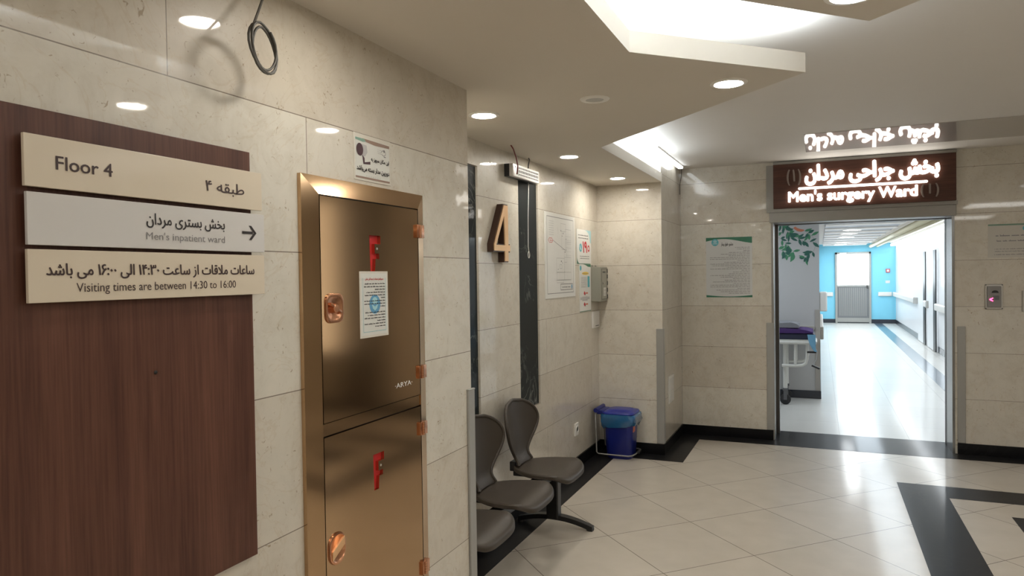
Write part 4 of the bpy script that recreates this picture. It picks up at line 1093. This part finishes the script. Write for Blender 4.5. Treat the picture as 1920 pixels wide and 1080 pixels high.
for i, y in enumerate((14.6, 16.0, 17.5, 19.1, 20.8, 22.6)):
    nth = ['first', 'second', 'third', 'fourth', 'fifth', 'sixth'][i]
    if i == 0:
        o0 = thing('corridor_light', (.56, y, ZC-.06), 'round lit lamp in the corridor ceiling row, first from the doorway', 'ceiling light')
        t = MB(); t.lathe([(.14, 0), (.16, -.012), (.17, 0)], (.56, y, ZC-.06), 'Z', 28); t.build('rim', RIM, o0, smooth=50)
        t = MB(); t.lathe([(.14, -.006), (.14, -.001)], (.56, y, ZC-.06), 'Z', 28); t.build('diffuser', DIFF_C, o0)
    else:
        o = copy_tree(o0); o.location = (.56, y, ZC-.06); o['label'] = 'round lit lamp in the corridor ceiling row, %s from the doorway' % nth
# slatted ceiling bays and hanging pipes
t = MB(); t.box(.10, 1.25, 12.0, 23.5, ZC-.055, ZC); struct('trim_10', t, SLATM)
t = MB()
for k in range(9): t.box(.10, 1.25, 12.6+k*1.25, 13.05+k*1.25, ZC-.075, ZC-.055)
struct('trim_11', t, PAINT_W)
for i, (x, r) in enumerate(((1.42, .05), (1.60, .035))):
    t = MB(); t.tube([(x, 9.0, ZC-.09), (x, 23.9, ZC-.09)], r, 12); p = t.build('ceiling_pipe', PIPE, smooth='all')
    props(p, ['thicker yellowish pipe under the corridor ceiling, nearer the lamps', 'thinner yellowish pipe under the corridor ceiling, nearer the right wall'][i], 'pipe')

# ------------------------------------------------------------------ ward corridor: left block with leaf decal and crash rail
dc = thing('wall_decal', (-.21, YB, 1.68), 'leafy branch decal with an orange bird on the grey corridor wall', 'decal')
DP = PY(YB)
random.seed(11)
tl, td, tw = MB(), MB(), MB()
def leaf(mb, u, v, a, L, wd):
    c, s = math.cos(a), math.sin(a); pts = []
    for k in range(7): q = k/6; pts.append((q*L, wd*math.sin(PI*q)*.5))
    for k in range(5, 0, -1): q = k/6; pts.append((q*L, -wd*math.sin(PI*q)*.5))
    flat(mb, [(u+x*c-y*s, v+x*s+y*c) for x, y in pts], DP, .0008+random.uniform(0, .0012))
branches = [[(-.62, 2.12), (-.45, 2.02), (-.36, 1.93), (-.30, 1.85), (-.28, 1.79)], [(-.62, 2.20), (-.40, 2.14), (-.30, 2.05), (-.18, 1.98), (-.05, 1.96)], [(-.18, 2.12), (-.08, 2.04), (-.03, 1.95), (-.06, 1.86), (-.13, 1.80), (-.17, 1.765)], [(-.62, 1.95), (-.5, 1.9), (-.42, 1.86), (-.38, 1.82)], [(-.5, 2.25), (-.42, 2.18), (-.36, 2.1), (-.33, 2.02)]]
for bpts in branches:
    pline(tw, bpts, .004, DP, .0005)
    for (a, b) in zip(bpts, bpts[1:]):
        ang = math.atan2(b[1]-a[1], b[0]-a[0])
        for k in range(6):
            q = random.random(); u, v = a[0]+(b[0]-a[0])*q, a[1]+(b[1]-a[1])*q
            if u > -.07: continue
            leaf(tl if random.random() < .55 else td, u, v, ang+random.choice((-1, 1))*random.uniform(.4, 1.2), random.uniform(.06, .105), random.uniform(.026, .038))
tw.build('twig', LEAF_S, dc); tl.build('green_leaves', LEAF, dc); td.build('dark_leaves', LEAF_D, dc)
t = MB(); flat(t, [(-.30, 2.150), (-.275, 2.168), (-.255, 2.150), (-.22, 2.135), (-.175, 2.125), (-.17, 2.110), (-.205, 2.098), (-.245, 2.105), (-.275, 2.125)], DP, .0022); t.build('bird', BIRD, dc)
crl = thing('crash_rail', (0, 10.5, .72), 'beige crash rail along the corridor side of the grey wall corner', 'rail')
MB().box(.0, .045, YB+.06, 12.6, .74, .90, .012, 3).build('rail', BEIGE_R, crl)
MB().box(-.35, -.06, YB-.03, YB, .865, .915, .008).build('front_rail', BEIGE_R, crl)
g = thing('corner_guard', (0, YB, .10), 'beige corner guard on the grey wall behind the white stretcher', 'corner guard')
t = MB(); t.box(-.055, .006, YB-.006, YB, .10, 1.12, .002); t.box(0, .006, YB, YB+.05, .10, 1.12, .002); t.build('profile', BEIGE_R, g)
dsp = thing('dispenser', (.05, 11.2, 1.05), 'white dispenser on the corridor wall past the grey corner', 'dispenser')
MB().box(0, .10, 11.1, 11.35, 1.02, 1.30, .02, 3).build('body', WHITEP, dsp)

# stretcher with its bedding
st = thing('stretcher', (-.75, 9.3, 0), 'white tubular hospital stretcher with navy mattress behind the doorway', 'stretcher')
sx0, sx1, sy0, sy1 = -1.95, -.05, 9.06, 9.56
t = MB()
for y in (sy0, sy1): t.tube([(sx0, y, .755), (sx1, y, .755)], .022, 10)
for x in (sx0, -1.0, sx1): t.tube([(x, sy0, .755), (x, sy1, .755)], .020, 10)
t.build('frame', WTUBE, st, smooth=40)
MB().box(sx0, sx1-.01, sy0-.012, sy1+.01, .768, .79).build('deck', WTUBE, st)
MB().box(sx0, sx1-.005, sy0, sy1, .79, .865, .02, 3).build('mattress', NAVYC, st)
def arc(y): return [(-.42, y, .475), (-.25, y, .475), (-.19, y, .485), (-.155, y, .51), (-.14, y, .56), (-.14, y, .745)]
for y in (sy0+.02, sy1-.02):
    t = MB(); t.tube(arc(y), .018, 10); t.tube([(-.27, y, .475), (-.27, y, .745)], .016, 10); t.build('side_hoop', WTUBE, st, smooth=40)
for x in (-.385, -1.75):
    for y in (sy0+.06, sy1-.06):
        t = MB(); t.tube([(x, y, .745), (x, y, .19)], .026, 12); t.build('leg', WTUBE, st, smooth=40)
        c = MB(); c.lathe([(.052, -.016), (.062, -.012), (.062, .012), (.052, .016)], (x, y, .063), 'Y', 24); k = c.build('caster', RUBBER, st, smooth=40)
        c = MB(); c.box(x-.02, x+.02, y-.028, y-.018, .06, .19); c.box(x-.02, x+.02, y+.018, y+.028, .06, .19); c.box(x-.03, x+.03, y-.03, y+.03, .17, .20, .004); c.build('fork', mat('grey fork', (.12, .12, .125), .45), k)
t = MB(); t.tube([(-.08, sy0+.02, .74), (-.03, sy0-.02, .66), (-.04, sy0-.02, .56), (-.08, sy0-.02, .49)], .005, 6); t.build('strap', mat('grey strap', (.4, .4, .4), .6), st)
t = MB(); t.tube([(-.09, sy0-.02, .492), (-.005, sy0-.02, .455)], .012, 8); t.build('handle', BLACK, st)
t = MB(); t.box(-.14, -.04, sy0-.015, sy0+.02, .635, .655, .004); t.build('buckle', BLACK, st)
def cloth(x0, x1, y0, y1, z0, z1, amp, seed):
    b = MB(); r = random.Random(seed); n, k = 22, 8
    top = [[Vector((x0+(x1-x0)*i/n, y0+(y1-y0)*j/k, z1+amp*math.sin(i*1.1+j)+r.uniform(-amp, amp)*.4-(.03 if i == n else .008 if i == n-1 else 0))) for j in range(k+1)] for i in range(n+1)]
    rings = [row+[Vector((p.x, p.y, z0)) for p in row[::-1]] for row in top]
    b.loft(rings); return b
simple('blanket', cloth(sx0+.1, -.075, sy0-.01, sy1-.03, .867, .918, .006, 2), PURPLE, 'purple blanket lying on the navy mattress of the white stretcher', 'blanket', smooth=60)
simple('folded_sheet', cloth(-.95, -.225, sy0+.02, sy1-.08, .929, .988, .004, 5), GREYC, 'grey folded sheet on top of the purple blanket', 'sheet', smooth=60)
t = MB(); ya = sy0-.034
t.loft([[Vector((-.135+.085*k, ya-.004*math.sin(k*7), z)), Vector((-.128+.085*k, ya-.007-.004*math.sin(k*7), z)), Vector((-.075+.05*k, ya-.006, z)), Vector((-.045, ya-.002, z))] for z, k in ((.855, 0), (.80, .1), (.74, .3), (.69, .6), (.655, .9))])
simple('draped_sheet', t, BLUEC, 'pale blue sheet corner hanging over the end of the white stretcher', 'sheet')

# half-hidden trolley on the right of the corridor
tr = thing('trolley', (1.82, 11.2, 0), 'trolley with a pale blue cover mostly hidden by the right door jamb', 'trolley')
MB().box(1.62, 2.02, 10.9, 11.5, .72, .76, .01).build('top', STEEL, tr)
t = MB(); t.box(1.61, 2.03, 10.89, 11.51, .36, .72, .02, 3); t.build('cover', mat('pale blue cover', (.45, .62, .78), .8), tr)
t = MB(); t.lathe([(.10, 0), (.11, .02), (.11, .16), (.05, .20), (.05, .22)], (1.70, 11.1, .76), 'Z', 20); t.build('canister', mat('green canister', (.03, .14, .10), .4), tr, smooth=40)
for x in (1.66, 1.97):
    for y in (10.95, 11.45):
        t = MB(); t.tube([(x, y, .72), (x, y, .14)], .014, 8); t.build('leg', STEEL, tr, smooth=40)
        t = MB(); t.lathe([(.05, -.014), (.06, -.01), (.06, .01), (.05, .014)], (x, y, .062), 'Y', 20); c = t.build('caster', RUBBER, tr, smooth=40)
        t = MB(); t.box(x-.02, x+.02, y-.02, y+.02, .11, .15, .004); t.build('fork', STEEL_D, c)
